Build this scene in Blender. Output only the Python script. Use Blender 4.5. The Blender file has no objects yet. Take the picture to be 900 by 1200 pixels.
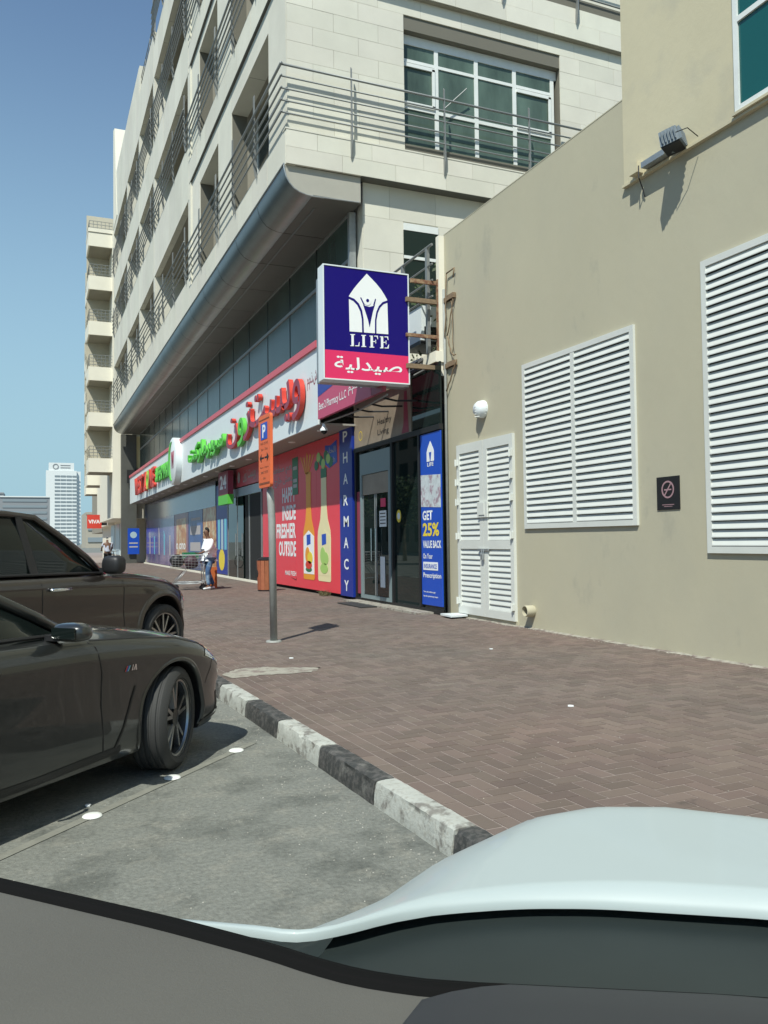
import bpy, bmesh, math, random
from mathutils import Vector, Matrix
from math import sin, cos, radians, pi, sqrt
random.seed(7)
SC = bpy.context.scene
COL = SC.collection

# ---------------------------------------------------------------- camera
YAW, PITCH, ROLL = radians(23), radians(1.95), radians(0.7)
EYE = Vector((0, 0, 1.5))
fwd = Vector((sin(YAW) * cos(PITCH), cos(YAW) * cos(PITCH), sin(PITCH)))
r0 = Vector((cos(YAW), -sin(YAW), 0)); u0 = r0.cross(fwd)
rv = r0 * cos(ROLL) - u0 * sin(ROLL); uv = u0 * cos(ROLL) + r0 * sin(ROLL)
cd = bpy.data.cameras.new('camera'); cam = bpy.data.objects.new('camera', cd); COL.objects.link(cam)
M = Matrix((rv, uv, -fwd)).transposed().to_4x4(); M.translation = EYE
cam.matrix_world = M
cd.sensor_width = 36; cd.lens = 963 / 1200 * 36; cd.clip_start = 0.05; cd.clip_end = 6000
SC.camera = cam

# ---------------------------------------------------------------- light
SUN_AZ, SUN_EL = 42.0, 53.0          # direction the light travels (clockwise from +Y), elevation
W = bpy.data.worlds.new('World'); SC.world = W; W.use_nodes = True
nt = W.node_tree; nt.nodes.clear()
sky = nt.nodes.new('ShaderNodeTexSky'); sky.sky_type = 'NISHITA'; sky.sun_disc = False
sky.sun_elevation = radians(SUN_EL); sky.sun_rotation = radians(SUN_AZ + 180)
sky.air_density = 1.0; sky.dust_density = 0.0; sky.ozone_density = 2.0
bg = nt.nodes.new('ShaderNodeBackground'); bg.inputs['Strength'].default_value = 0.1
wo = nt.nodes.new('ShaderNodeOutputWorld')
# the low sky is a pale dusty blue all round the horizon
tc = nt.nodes.new('ShaderNodeTexCoord'); sx = nt.nodes.new('ShaderNodeSeparateXYZ'); mr = nt.nodes.new('ShaderNodeMapRange')
mr.inputs[1].default_value = -.02; mr.inputs[2].default_value = .62; mr.inputs[3].default_value = 1.0; mr.inputs[4].default_value = 0.0; mr.interpolation_type = 'SMOOTHSTEP'
mx = nt.nodes.new('ShaderNodeMix'); mx.data_type = 'RGBA'; mx.inputs[7].default_value = (2.55, 3.9, 4.75, 1)
nt.links.new(tc.outputs['Generated'], sx.inputs[0]); nt.links.new(sx.outputs[2], mr.inputs[0]); nt.links.new(mr.outputs[0], mx.inputs[0])
nt.links.new(sky.outputs[0], mx.inputs[6]); nt.links.new(mx.outputs[2], bg.inputs[0]); nt.links.new(bg.outputs[0], wo.inputs[0])
sd = bpy.data.lights.new('sun', 'SUN'); sd.energy = 3.7; sd.angle = radians(0.53); sd.color = (1.0, 0.955, 0.89)
sun = bpy.data.objects.new('sun', sd); COL.objects.link(sun)
az, el = radians(SUN_AZ), radians(SUN_EL)
sun.rotation_euler = Vector((sin(az) * cos(el), cos(az) * cos(el), -sin(el))).to_track_quat('-Z', 'Y').to_euler()
SC.view_settings.view_transform = 'Standard'; SC.view_settings.look = 'None'
SC.view_settings.exposure = 0.6; SC.view_settings.gamma = 1.0
SC.render.film_transparent = False
SC.cycles.max_bounces = 8

# ---------------------------------------------------------------- materials
def mat(name, col, rough=0.7, metal=0.0, spec=0.5, var=0.0, scale=3.0, bump=0.0, bscale=60.0, coat=0.0,
        rnd=None, rnd_amt=0.0, col2=None, thr=(0.45, 0.6), cscale=None, emit=None, stretch=None, col3=None, thr3=(0.6, 0.7), scale3=1.0):
    m = bpy.data.materials.new(name); m.use_nodes = True
    t = m.node_tree; N = t.nodes; L = t.links
    b = N['Principled BSDF']
    b.inputs['Roughness'].default_value = rough; b.inputs['Metallic'].default_value = metal
    b.inputs['Specular IOR Level'].default_value = spec; b.inputs['Coat Weight'].default_value = coat
    b.inputs['Coat Roughness'].default_value = 0.04
    c4 = (*col, 1)
    b.inputs['Base Color'].default_value = c4
    m.diffuse_color = c4
    geo = N.new('ShaderNodeNewGeometry'); P = geo.outputs['Position']
    if stretch:
        mp = N.new('ShaderNodeMapping'); mp.inputs['Scale'].default_value = stretch; L.new(P, mp.inputs['Vector']); P = mp.outputs[0]
    out = None
    def rgb(c):
        n = N.new('ShaderNodeRGB'); n.outputs[0].default_value = (*c, 1); return n.outputs[0]
    def mix(f, a, b2, mode='MIX'):
        n = N.new('ShaderNodeMix'); n.data_type = 'RGBA'; n.blend_type = mode
        if isinstance(f, float): n.inputs[0].default_value = f
        else: L.new(f, n.inputs[0])
        L.new(a, n.inputs[6]); L.new(b2, n.inputs[7]); return n.outputs[2]
    def noise(s, d=5.0, r=0.6):
        n = N.new('ShaderNodeTexNoise'); n.inputs['Scale'].default_value = s; n.inputs['Detail'].default_value = d
        n.inputs['Roughness'].default_value = r; L.new(P, n.inputs['Vector']); return n.outputs[0]
    def ramp(f, lo, hi):
        n = N.new('ShaderNodeMapRange'); n.inputs[1].default_value = lo; n.inputs[2].default_value = hi; L.new(f, n.inputs[0]); return n.outputs[0]
    cur = rgb(col)
    if col2: cur = mix(ramp(noise(cscale or scale), *thr), cur, rgb(col2)); out = cur
    if col3: cur = mix(ramp(noise(scale3, 6, 0.65), *thr3), cur, rgb(col3)); out = cur
    if var:
        v = ramp(noise(scale), 0.25, 0.75)
        n = N.new('ShaderNodeMapRange'); n.inputs[3].default_value = 1 - var; n.inputs[4].default_value = 1 + var; L.new(v, n.inputs[0])
        hsv = N.new('ShaderNodeHueSaturation'); L.new(n.outputs[0], hsv.inputs['Value']); L.new(cur, hsv.inputs['Color']); cur = hsv.outputs[0]; out = cur
    if rnd:
        if rnd == 'obj': oi = N.new('ShaderNodeObjectInfo').outputs['Random']
        else: oi = geo.outputs['Random Per Island']
        n = N.new('ShaderNodeMapRange'); n.inputs[3].default_value = 1 - rnd_amt; n.inputs[4].default_value = 1 + rnd_amt; L.new(oi, n.inputs[0])
        hsv = N.new('ShaderNodeHueSaturation'); L.new(n.outputs[0], hsv.inputs['Value']); L.new(cur, hsv.inputs['Color'])
        w = N.new('ShaderNodeMath'); w.operation = 'MULTIPLY'; w.inputs[1].default_value = 37.7; L.new(oi, w.inputs[0])
        fr = N.new('ShaderNodeMath'); fr.operation = 'FRACT'; L.new(w.outputs[0], fr.inputs[0])
        h = N.new('ShaderNodeMapRange'); h.inputs[3].default_value = 0.492; h.inputs[4].default_value = 0.508; L.new(fr.outputs[0], h.inputs[0]); L.new(h.outputs[0], hsv.inputs['Hue'])
        cur = hsv.outputs[0]; out = cur
    if out is not None: L.new(cur, b.inputs['Base Color'])
    if bump:
        bn = N.new('ShaderNodeBump'); bn.inputs['Strength'].default_value = bump; bn.inputs['Distance'].default_value = 0.01
        L.new(noise(bscale, 6, 0.7), bn.inputs['Height']); L.new(bn.outputs[0], b.inputs['Normal'])
    if emit: b.inputs['Emission Color'].default_value = (*emit[0], 1); b.inputs['Emission Strength'].default_value = emit[1]
    return m

m_asphalt = mat('asphalt', (.185, .19, .168), .9, var=.3, scale=38, bump=1.0, bscale=45, col2=(.115, .12, .106), thr=(.48, .64), cscale=2.0, col3=(.24, .235, .2), thr3=(.52, .72), scale3=4.5)
BR = dict(rough=.85, var=.13, scale=.9, bump=.5, bscale=120, rnd_amt=.16, col2=(.135, .115, .098), thr=(.35, .75), cscale=.35, col3=(.08, .065, .055), thr3=(.68, .78), scale3=3.2)
m_brick = mat('brick_paver', (.160, .115, .095), rnd='obj', **BR)
m_brick_i = mat('brick_paver_field', (.160, .115, .095), rnd='isl', **BR)
m_sand = mat('joint_sand', (.28, .23, .205), .95, var=.15, scale=8, bump=.4)
m_sand_patch = mat('cement_spill', (.32, .30, .25), .95, var=.25, scale=14, bump=.6, col2=(.2, .16, .14), thr=(.5, .6), cscale=9)
m_kw = mat('kerb_white_paint', (.43, .44, .40), .8, var=.12, scale=6, bump=.8, bscale=40, col2=(.2, .19, .17), thr=(.52, .62), cscale=9, col3=(.33, .32, .28), thr3=(.5, .7), scale3=30)
m_kb = mat('kerb_black_paint', (.04, .042, .04), .75, var=.2, scale=6, bump=.8, bscale=40, col2=(.17, .165, .15), thr=(.55, .68), cscale=9, col3=(.09, .085, .08), thr3=(.45, .6), scale3=24)
m_beige = mat('beige_render', (.46, .425, .308), .85, var=.05, scale=.55, bump=.35, bscale=7, col2=(.44, .41, .305), thr=(.42, .7), cscale=.8, col3=(.345, .33, .26), thr3=(.60, .76), scale3=1.25, stretch=(1, 1, .6))
m_beige2 = mat('pale_beige_render', (.56, .505, .35), .85, var=.05, scale=.6, bump=.3, bscale=8, col2=(.49, .45, .33), thr=(.5, .7), cscale=1.3)
m_stone = mat('limestone_cladding', (.665, .64, .545), .8, rnd='obj', rnd_amt=.06, var=.07, scale=1.1, bump=.15, bscale=35)
m_stone_s = mat('limestone_plain', (.665, .64, .545), .8, var=.07, scale=1.1, bump=.15, bscale=35)
m_joint = mat('cladding_joint', (.16, .15, .12), .9)
m_recess = mat('shaded_balcony_wall', (.30, .275, .22), .85, var=.08, scale=1.5)  # darkened below the stone colour to stand for shade in the recesses
m_white = mat('white_paint', (.74, .76, .73), .5, var=.05, scale=5, bump=.05)
m_white2 = mat('white_paint_shutter', (.64, .655, .61), .45, var=.05, scale=2.5)
m_whitepl = mat('sign_white_panel', (.72, .77, .78), .4, var=.02, scale=2)
m_dark = mat('dark_void', (.012, .013, .013), .8)
m_glass = mat('dark_window_glass', (.018, .03, .027), .1, spec=.35)
m_glass2 = mat('teal_curtain_glass', (.04, .07, .06), .18, spec=.25, var=.45, scale=.7, stretch=(1, 1, .25))
m_glassw = mat('curtained_window_glass', (.085, .125, .10), .1, spec=.4, var=.5, scale=1.6, stretch=(1, 1, .3))
m_green_glass = mat('green_tinted_glass', (.006, .09, .085), .06, spec=.6)
m_shopglass = mat('shop_glass', (.010, .018, .017), .02, spec=.45)
m_steel = mat('galvanised_steel', (.42, .44, .44), .45, metal=.7, var=.15, scale=8)
m_rail = mat('railing_grey_paint', (.24, .25, .245), .45, metal=.3)
m_alu = mat('canopy_aluminium', (.20, .22, .22), .33, metal=.6, var=.12, scale=1.5, rnd='obj', rnd_amt=.06)
m_capm = mat('cap_panel', (.42, .40, .34), .45, var=.06, scale=2)
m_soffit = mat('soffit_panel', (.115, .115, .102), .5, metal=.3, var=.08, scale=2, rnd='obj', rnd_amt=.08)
m_red = mat('red_letter_paint', (.62, .055, .035), .45)
m_redf = mat('red_letter_face', (.28, .045, .08), .45)
m_redband = mat('red_fascia_band', (.60, .10, .13), .4)
m_green = mat('green_letter_paint', (.11, .50, .06), .45)
m_poster = mat('red_poster', (.78, .06, .085), .35, var=.03, scale=.8)
m_blue = mat('blue_vinyl', (.012, .035, .28), .35)
m_blue2 = mat('bright_blue_vinyl', (.012, .075, .48), .35)
m_navy = mat('navy_sign_face', (.007, .002, .15), .35, spec=.3)
m_pink = mat('magenta_sign_face', (.72, .03, .13), .3)
m_pink2 = mat('faded_magenta_face', (.52, .07, .15), .4)
m_txt = mat('white_lettering', (.82, .84, .84), .5)
m_txtg = mat('grey_lettering', (.45, .42, .42), .5)
m_black = mat('black_plastic', (.014, .014, .015), .5)
m_rubber = mat('tyre_rubber', (.035, .035, .034), .75, bump=.2, bscale=90)
m_orange = mat('orange_sign_face', (.75, .15, .05), .45, var=.04, scale=6)
m_pole = mat('painted_pole', (.30, .31, .29), .55, var=.12, scale=9, bump=.1)
m_rust = mat('rusty_steel', (.20, .085, .05), .8, var=.3, scale=14, bump=.4, col2=(.28, .19, .11), thr=(.4, .6))
m_rust2 = mat('weathered_timber', (.22, .155, .095), .85, var=.25, scale=18, bump=.3)
m_wood = mat('bin_slat_wood', (.30, .10, .045), .6, var=.15, scale=10, rnd='obj', rnd_amt=.12)
m_bmw = mat('dark_taupe_car_paint', (.024, .026, .025), .3, metal=.25, coat=1.0)
m_suv = mat('bronze_brown_car_paint', (.050, .041, .036), .32, metal=.6, coat=1.0)
m_carglass = mat('car_side_glass', (.008, .012, .011), .05, spec=.4)
m_chrome = mat('chrome', (.75, .76, .77), .12, metal=1.0)
m_rim = mat('machined_alloy', (.38, .38, .37), .28, metal=1.0)
m_rimd = mat('dark_alloy', (.06, .06, .06), .35, metal=.8)
m_lamp = mat('headlamp_lens', (.62, .64, .65), .08, metal=.5, coat=1.0)
m_hood = mat('white_car_paint', (.38, .44, .44), .5, coat=.25)
m_dash = mat('beige_dashboard', (.105, .102, .09), .8, bump=.25, bscale=260, var=.08, scale=2.5)
m_dashd = mat('charcoal_dashboard', (.03, .033, .036), .6)
m_cowl = mat('grey_cowl_plastic', (.020, .027, .027), .45, spec=.3, var=.15, scale=4)
m_skin = mat('skin', (.15, .075, .045), .6)
m_hair = mat('black_hair', (.01, .009, .008), .6)
m_shirt = mat('white_cotton', (.78, .80, .83), .85, var=.06, scale=9)
m_jeans = mat('washed_denim', (.045, .10, .21), .85, var=.3, scale=5, col2=(.22, .32, .42), thr=(.5, .62), cscale=4)
m_yellow = mat('yellow_print', (.80, .62, .05), .4)
m_cream = mat('cream_print', (.80, .72, .42), .4)
m_orangep = mat('orange_print', (.80, .33, .03), .4)
m_lgreen = mat('light_green_print', (.38, .60, .16), .4)
m_dgreen = mat('dark_green_print', (.02, .17, .07), .4)
m_sepia = mat('sepia_poster', (.27, .22, .17), .4, var=.25, scale=2.2)
m_tower = mat('white_tower_cladding', (.72, .74, .72), .6)
m_towerw = mat('tower_window_band', (.24, .28, .30), .4)
m_farg = mat('far_grey_building', (.24, .25, .26), .8, var=.1, scale=.02)
m_farb = mat('far_beige_building', (.40, .36, .29), .8, var=.1, scale=.05)
m_cream_w = mat('cream_render', (.78, .74, .62), .8, var=.04, scale=1.2)
m_stud = mat('ceramic_stud', (.80, .82, .78), .3)
m_line = mat('worn_line', (.2, .2, .17), .9, var=.2, scale=12, bump=.4)
m_purple = mat('purple_poster', (.12, .09, .25), .15, col2=(.24, .18, .34), thr=(.45, .6), cscale=1.2, col3=(.10, .25, .30), thr3=(.6, .68), scale3=.9, stretch=(1, 1, .6))
m_teal_p = mat('blue_poster', (.05, .10, .28), .3, var=.3, scale=1.0)
m_food = mat('food_poster', (.48, .20, .06), .3, col2=(.62, .50, .30), thr=(.45, .6), cscale=2.2, col3=(.22, .05, .02), thr3=(.58, .66), scale3=3)
m_cyan = mat('cyan_print', (.15, .50, .62), .35)
m_paleb = mat('pale_blue_panel', (.40, .52, .58), .3)

# ---------------------------------------------------------------- helpers
BASE = {}
class MB:
    def __init__(s): s.v = []; s.f = []; s.m = []; s.mi = 0
    def add(s, vs, fs):
        o = len(s.v); s.v += [tuple(v) for v in vs]; s.f += [tuple(i + o for i in f) for f in fs]; s.m += [s.mi] * len(fs); return s
    def box(s, x0, y0, z0, x1, y1, z1):
        x0, x1 = sorted((x0, x1)); y0, y1 = sorted((y0, y1)); z0, z1 = sorted((z0, z1))
        return s.add([(x0, y0, z0), (x1, y0, z0), (x1, y1, z0), (x0, y1, z0), (x0, y0, z1), (x1, y0, z1), (x1, y1, z1), (x0, y1, z1)],
                     [(0, 3, 2, 1), (4, 5, 6, 7), (0, 1, 5, 4), (1, 2, 6, 5), (2, 3, 7, 6), (3, 0, 4, 7)])
    def prism(s, pts, d):           # planar polygon pts (3d) extruded by vector d
        n = len(pts); d = Vector(d); P = [Vector(p) for p in pts]
        return s.add(P + [p + d for p in P], [tuple(range(n))[::-1], tuple(range(n, 2 * n))] + [(i, (i + 1) % n, (i + 1) % n + n, i + n) for i in range(n)])
    def tube(s, path, r, n=8, cap=True):
        P = [Vector(p) for p in path]; R = r if isinstance(r, (list, tuple)) else [r] * len(P); rings = []
        up = None
        for i, p in enumerate(P):
            t = (P[min(i + 1, len(P) - 1)] - P[max(i - 1, 0)]).normalized()
            if up is None: up = Vector((0, 0, 1)) if abs(t.z) < .9 else Vector((1, 0, 0))
            a = t.cross(up).normalized(); b = a.cross(t).normalized(); up = b
            rings.append([p + (a * cos(2 * pi * k / n) + b * sin(2 * pi * k / n)) * R[i] for k in range(n)])
        vs = [v for rg in rings for v in rg]; fs = []
        for i in range(len(P) - 1):
            for k in range(n): fs.append((i * n + k, i * n + (k + 1) % n, (i + 1) * n + (k + 1) % n, (i + 1) * n + k))
        if cap: fs += [tuple(range(n))[::-1], tuple(range((len(P) - 1) * n, len(P) * n))]
        return s.add(vs, fs)
    def lathe(s, prof, n=24, c=(0, 0, 0), axis='z', full=2 * pi):
        vs = []; fs = []
        for i, (r, h) in enumerate(prof):
            for k in range(n):
                a = full * k / n; x, y = r * cos(a), r * sin(a)
                p = (x, y, h) if axis == 'z' else ((h, x, y) if axis == 'x' else (x, h, y))
                vs.append((p[0] + c[0], p[1] + c[1], p[2] + c[2]))
        for i in range(len(prof) - 1):
            for k in range(n): fs.append((i * n + k, i * n + (k + 1) % n, (i + 1) * n + (k + 1) % n, (i + 1) * n + k))
        return s.add(vs, fs)
    def grid(s, rows):
        n = len(rows[0]); vs = [v for r in rows for v in r]; fs = []
        for i in range(len(rows) - 1):
            for k in range(n - 1): fs.append((i * n + k, i * n + k + 1, (i + 1) * n + k + 1, (i + 1) * n + k))
        return s.add(vs, fs)
    def mesh(s, name, mats, smooth=False, off=(0, 0, 0), fix=True):
        me = bpy.data.meshes.new(name)
        me.from_pydata([(v[0] - off[0], v[1] - off[1], v[2] - off[2]) for v in s.v], [], s.f)
        for m in (mats if isinstance(mats, (list, tuple)) else [mats]): me.materials.append(m)
        me.polygons.foreach_set('material_index', s.m)
        if fix:
            bm = bmesh.new(); bm.from_mesh(me); bmesh.ops.recalc_face_normals(bm, faces=bm.faces); bm.to_mesh(me); bm.free()
        if smooth:
            me.polygons.foreach_set('use_smooth', [True] * len(me.polygons))
            if smooth is not True: me.set_sharp_from_angle(angle=radians(smooth))
        me.update(); return me
    def build(s, name, mats, parent=None, smooth=False, fix=True):
        off = BASE.get(parent.name, (0, 0, 0)) if parent else (0, 0, 0)
        return place(name, s.mesh(name, mats, smooth, off, fix), parent)
def place(name, me, parent=None, loc=None, rot=None):
    """loc is in world (or in the frame of a rotated root) coordinates"""
    o = bpy.data.objects.new(name, me); COL.objects.link(o)
    if parent: o.parent = parent
    off = Vector(BASE.get(parent.name, (0, 0, 0))) if parent else Vector((0, 0, 0))
    if loc is not None: o.location = Vector(loc) - off
    BASE[o.name] = tuple(off) if loc is None else tuple(Vector(loc))
    if rot: o.rotation_euler = rot
    return o
def tag(o, label=None, cat=None, group=None, kind=None):
    if label: o['label'] = label
    if cat: o['category'] = cat
    if group: o['group'] = group
    if kind: o['kind'] = kind
    return o
def thing(name, label, cat, loc=(0, 0, 0), group=None, kind=None, rotz=0, local=False):
    o = bpy.data.objects.new(name, None); COL.objects.link(o); o.location = loc; o.rotation_euler = (0, 0, rotz)
    o.empty_display_size = .2
    BASE[o.name] = (0, 0, 0) if local else tuple(loc)
    return tag(o, label, cat, group, kind)
def bx(name, m, parent, *b, smooth=False):
    return MB().box(*b).build(name, m, parent)
# ---- lettering
def to_mesh(o):
    dg = bpy.context.evaluated_depsgraph_get(); me = bpy.data.meshes.new_from_object(o.evaluated_get(dg)); return me
def text(name, s, m, parent, origin, w, h, face='-y', ext=0.0, side=None, align='l', bold=0.0, fit=True):
    """flat or boxed lettering; origin = bottom left corner as the viewer sees it (world), fitted to w x h metres"""
    cu = bpy.data.curves.new(name, 'FONT'); cu.body = s; cu.size = 1; cu.resolution_u = 3; cu.offset = bold
    if ext: cu.extrude = .5
    o = bpy.data.objects.new(name, cu); COL.objects.link(o); bpy.context.view_layer.update()
    me = to_mesh(o); COL.objects.unlink(o); bpy.data.objects.remove(o); bpy.data.curves.remove(cu)
    xs = [v.co.x for v in me.vertices]; ys = [v.co.y for v in me.vertices]
    x0, x1, y0, y1 = min(xs), max(xs), min(ys), max(ys)
    sx = w / (x1 - x0); sy = (h / (y1 - y0)) if h else sx
    if align == 'c': origin = Vector(origin)
    for v in me.vertices:
        a, b, c = (v.co.x - x0) * sx, (v.co.y - y0) * sy, v.co.z * ext
        if face == '-y': p = (a, -c, b)
        elif face == '-x': p = (-c, -a, b)
        else: p = (a, b, c)
        v.co = p
    me.materials.clear(); me.materials.append(m)
    if side:
        me.materials.append(side)
        me.update()
        for p in me.polygons:
            n = p.normal
            ax = abs(n.y) if face == '-y' else abs(n.x)
            p.material_index = 0 if ax > .9 else 1
    me.name = name
    return place(name, me, parent, origin)
def flat(name, m, parent, pts, face='-x', at=0.0, th=.003):
    """printed shape: pts (u,v), u = world Y (face -x) or X (face -y), v = world Z; at = plane coordinate"""
    P = [(at, u, v) for u, v in pts] if face == '-x' else [(u, at, v) for u, v in pts]
    return MB().prism(P, (-th, 0, 0) if face == '-x' else (0, -th, 0)).build(name, m, parent)
def arc(cx, cy, rx, ry, a0, a1, n=14):
    return [(cx + rx * cos(radians(a0 + (a1 - a0) * i / n)), cy + ry * sin(radians(a0 + (a1 - a0) * i / n))) for i in range(n + 1)]
def skinned(name, m, parent, verts, edges, radii, sub=1, root=0):
    me = bpy.data.meshes.new(name); me.from_pydata(verts, edges, []); o = bpy.data.objects.new(name, me); COL.objects.link(o)
    o.modifiers.new('s', 'SKIN'); 
    sub_ = o.modifiers.new('u', 'SUBSURF'); sub_.levels = sub; sub_.render_levels = sub
    lay = me.skin_vertices[0].data
    for i, r in enumerate(radii): lay[i].radius = (r, r) if not isinstance(r, tuple) else r
    lay[root].use_root = True
    bpy.context.view_layer.update(); me2 = to_mesh(o); COL.objects.unlink(o); bpy.data.objects.remove(o)
    me2.materials.clear(); me2.materials.append(m); me2.polygons.foreach_set('use_smooth', [True] * len(me2.polygons)); me2.name = name
    return place(name, me2, parent)
def clad(parent, face, at, a0, a1, z0, z1, lw, lh, holes=(), name='stone_panel', m=None, th=.03, gap=.006, seed=0, stagger=True):
    """stone panels proud of a wall; face '-x': a runs along Y, '-y': a runs along X. panels butt with open joints"""
    m = m or m_stone; cache = {}
    rows = max(1, round((z1 - z0) / lh)); hh = (z1 - z0) / rows; n = 0
    for r in range(rows):
        zb, zt = z0 + r * hh, z0 + (r + 1) * hh
        spans = [(a0, a1)]
        for (h0, h1, g0, g1) in holes:
            if g0 < zt - .02 and g1 > zb + .02:
                ns = []
                for s0, s1 in spans:
                    if h0 > s0 + .05 and h1 < s1 - .05: ns += [(s0, h0), (h1, s1)]
                    elif h0 > s0 and h0 < s1: ns.append((s0, h0))
                    elif h1 < s1 and h1 > s0: ns.append((h1, s1))
                    elif h0 <= s0 and h1 >= s1: pass
                    else: ns.append((s0, s1))
                spans = ns
        for s0, s1 in spans:
            x = s0; first = True
            while x < s1 - .02:
                step = lw * (.55 if (first and (r % 2) and stagger) else 1.0); first = False
                e = min(x + step, s1)
                if s1 - e < .2: e = s1
                w = round(e - x - gap, 3); h = round(hh - gap, 3); key = (w, h)
                if key not in cache:
                    b = MB(); c = .006
                    if face == '-x': b.box(0, -w / 2, -h / 2, -th, w / 2, h / 2)
                    else: b.box(-w / 2, 0, -h / 2, w / 2, -th, h / 2)
                    cache[key] = b.mesh(name, m)
                c_ = ((x + e) / 2, (zb + zt) / 2); j = random.uniform(-.002, .002)
                place(name, cache[key], parent, (at + j, c_[0], c_[1]) if face == '-x' else (c_[0], at + j, c_[1])); n += 1
                x = e
    return n
# ================================================================ SETTING
def kx(y): return 1.945 - .0415 * (y - 3.536)      # pavement-side edge of the kerb
KD = Vector((-.0415, 1, 0)).normalized(); KN = Vector((1, .0415, 0)).normalized()
tag(MB().add([(-900, -300, 0), (900, -300, 0), (900, 2500, 0), (-900, 2500, 0)], [(0, 1, 2, 3)]).build('road', m_asphalt), kind='structure', label='grey stained asphalt road and parking bays')
b = MB(); b.add([(kx(-6), -6, .1275), (9, -6, .1275), (9, 130, .1275), (kx(130), 130, .1275)], [(0, 1, 2, 3)])
pav = tag(b.build('pavement', m_sand), kind='structure', label='brown brick pavement')
# herringbone bricks, laid along the kerb
BW, BL, TH = .104, .208, .03
def brick_box(b, cx, cy, lx, ly, ang, z0, z1, tx=0, ty=0):
    c, s = cos(ang), sin(ang); hx, hy = lx / 2 - .0042, ly / 2 - .0042; vs = []
    for zz, k in ((z0, 1.0), (z1, .985)):
        for sx, sy in ((-1, -1), (1, -1), (1, 1), (-1, 1)):
            x, y = sx * hx * k, sy * hy * k; zt = zz + (tx * x + ty * y if k < 1 else 0)
            vs.append((cx + x * c - y * s, cy + x * s + y * c, zt))
    b.add(vs, [(4, 5, 6, 7), (0, 1, 5, 4), (1, 2, 6, 5), (2, 3, 7, 6), (3, 0, 4, 7)])
kang = math.atan2(KD.y, KD.x) - pi / 2
org = Vector((kx(0), 0, 0))
Kt = KD; Kn = Vector((KD.y, -KD.x, 0))
def cam_px(p):
    q = Vector(p) - EYE; k = q.dot(fwd)
    if k < .2: return None
    return 450 + 963 * q.dot(rv) / k, 600 - 963 * q.dot(uv) / k, k
bricks = []
for j in range(4, 300):                       # two stretcher courses beside the kerb
    for c_ in range(2):
        bricks.append((BW * (c_ + .5) + .004, (j + .5 * c_) * BL, BW, BL))
u_off = BW * 2 + .004
YMAX = 62.0
nx = int(7.2 / BW) + 4; ny = int(YMAX / BW)
for iy in range(8, ny):
    for ix in range(-1, nx):
        k = (ix - iy) % 4
        if k == 0: bricks.append((u_off + (ix + 1) * BW, (iy + .5) * BW, BL, BW))
        elif k == 3: bricks.append((u_off + (ix + .5) * BW, (iy + 1) * BW, BW, BL))
cand = []; rest = MB()
for (u, v, lx, ly) in bricks:
    if u - lx / 2 < u_off - .01 and lx != BW: lx_ = u + lx / 2 - u_off; 
    else: lx_ = lx
    if lx_ != lx:
        if lx_ < .03: continue
        u = u_off + lx_ / 2
    p = org + Kn * u + Kt * v
    if p.x > 7.02: continue
    px = cam_px((p.x, p.y, .13))
    vis = px and -10 < px[0] < 910 and px[1] < 985 and px[2] > 3.2
    if vis and px[0] > 560 and px[1] > 955 - abs(px[0] - 740) * .02: vis = px[1] < 960
    if px is None or px[2] < 1.2 or px[0] < -120 or px[0] > 1100: 
        if not (px and px[2] < 9 and px[0] > 0): continue
    cand.append((px[2] if vis else 1e9, p.x, p.y, lx_, ly))
cand.sort()
rb = random.Random(3); cache = {}
for i, (d, x, y, lx, ly) in enumerate(cand):
    dz = rb.uniform(-.001, .001); tx, ty = rb.uniform(-.006, .006), rb.uniform(-.006, .006); ga = kang + rb.uniform(-.008, .008)
    if i < 298:
        key = (round(lx, 3), round(ly, 3))
        if key not in cache:
            bb = MB(); brick_box(bb, 0, 0, lx, ly, 0, -.02, 0); cache[key] = bb.mesh('brick', m_brick)
        o = place('brick', cache[key], pav, (x, y, .13 + dz)); o.rotation_euler = (tx * .5, ty * .5, ga)
    else: brick_box(rest, x, y, lx, ly, ga, .12, .13 + dz, tx, ty)
tag(rest.build('brick_field', m_brick_i, pav, fix=False), kind='stuff')
print('bricks', len(cand))
# cement spill across the paving behind the first kerb stones
b = MB(); rows = []
for i in range(25):
    t = i / 24; c0 = Vector((1.82 + 1.0 * t, 8.35 + .25 * t + .12 * sin(t * 5), 0)); wv = .27 * (sin(pi * min(1, max(.06, t * .92 + .08))) ** .5) + rb.uniform(-.03, .03)
    rows.append([(c0.x - .1 * k * wv, c0.y + (k - 2) / 2 * wv + rb.uniform(-.02, .02), .1335 + .002 * (2 - abs(k - 2))) for k in range(5)])
tag(b.grid(rows).build('cement_patch', m_sand_patch, smooth=True), 'pale streak of spilt cement across the brick pavement behind the kerb', 'cement patch', kind='thing')
# sand and mortar crumbs swept against the foot of the wall, grit in the gutter
R = random.Random(41); rows = []
for i in range(190):
    y = -4 + i * .0925; w_ = .03 + .05 * R.random() + .04 * sin(y * 2.1) ** 2
    rows.append([(6.975, y, .131), (6.95 - .01, y, .142 + .006 * R.random()), (6.95 - w_ * .5, y, .137 + .004 * R.random()), (6.95 - w_, y + .02, .1315)])
tag(MB().grid(rows).build('sand_drift', m_sand_patch, smooth=True), kind='stuff', label='ragged line of sand and mortar along the foot of the beige wall')
b = MB()
def pebble(b, x, y, z, s):
    t = [(s * cos(a) * R.uniform(.6, 1), s * sin(a) * R.uniform(.6, 1), 0) for a in (0, 1.5, 3.0, 4.6)]; b.add([(x + p[0], y + p[1], z) for p in t] + [(x, y, z + s * .7)], [(0, 1, 4), (1, 2, 4), (2, 3, 4), (3, 0, 4)])
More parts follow.
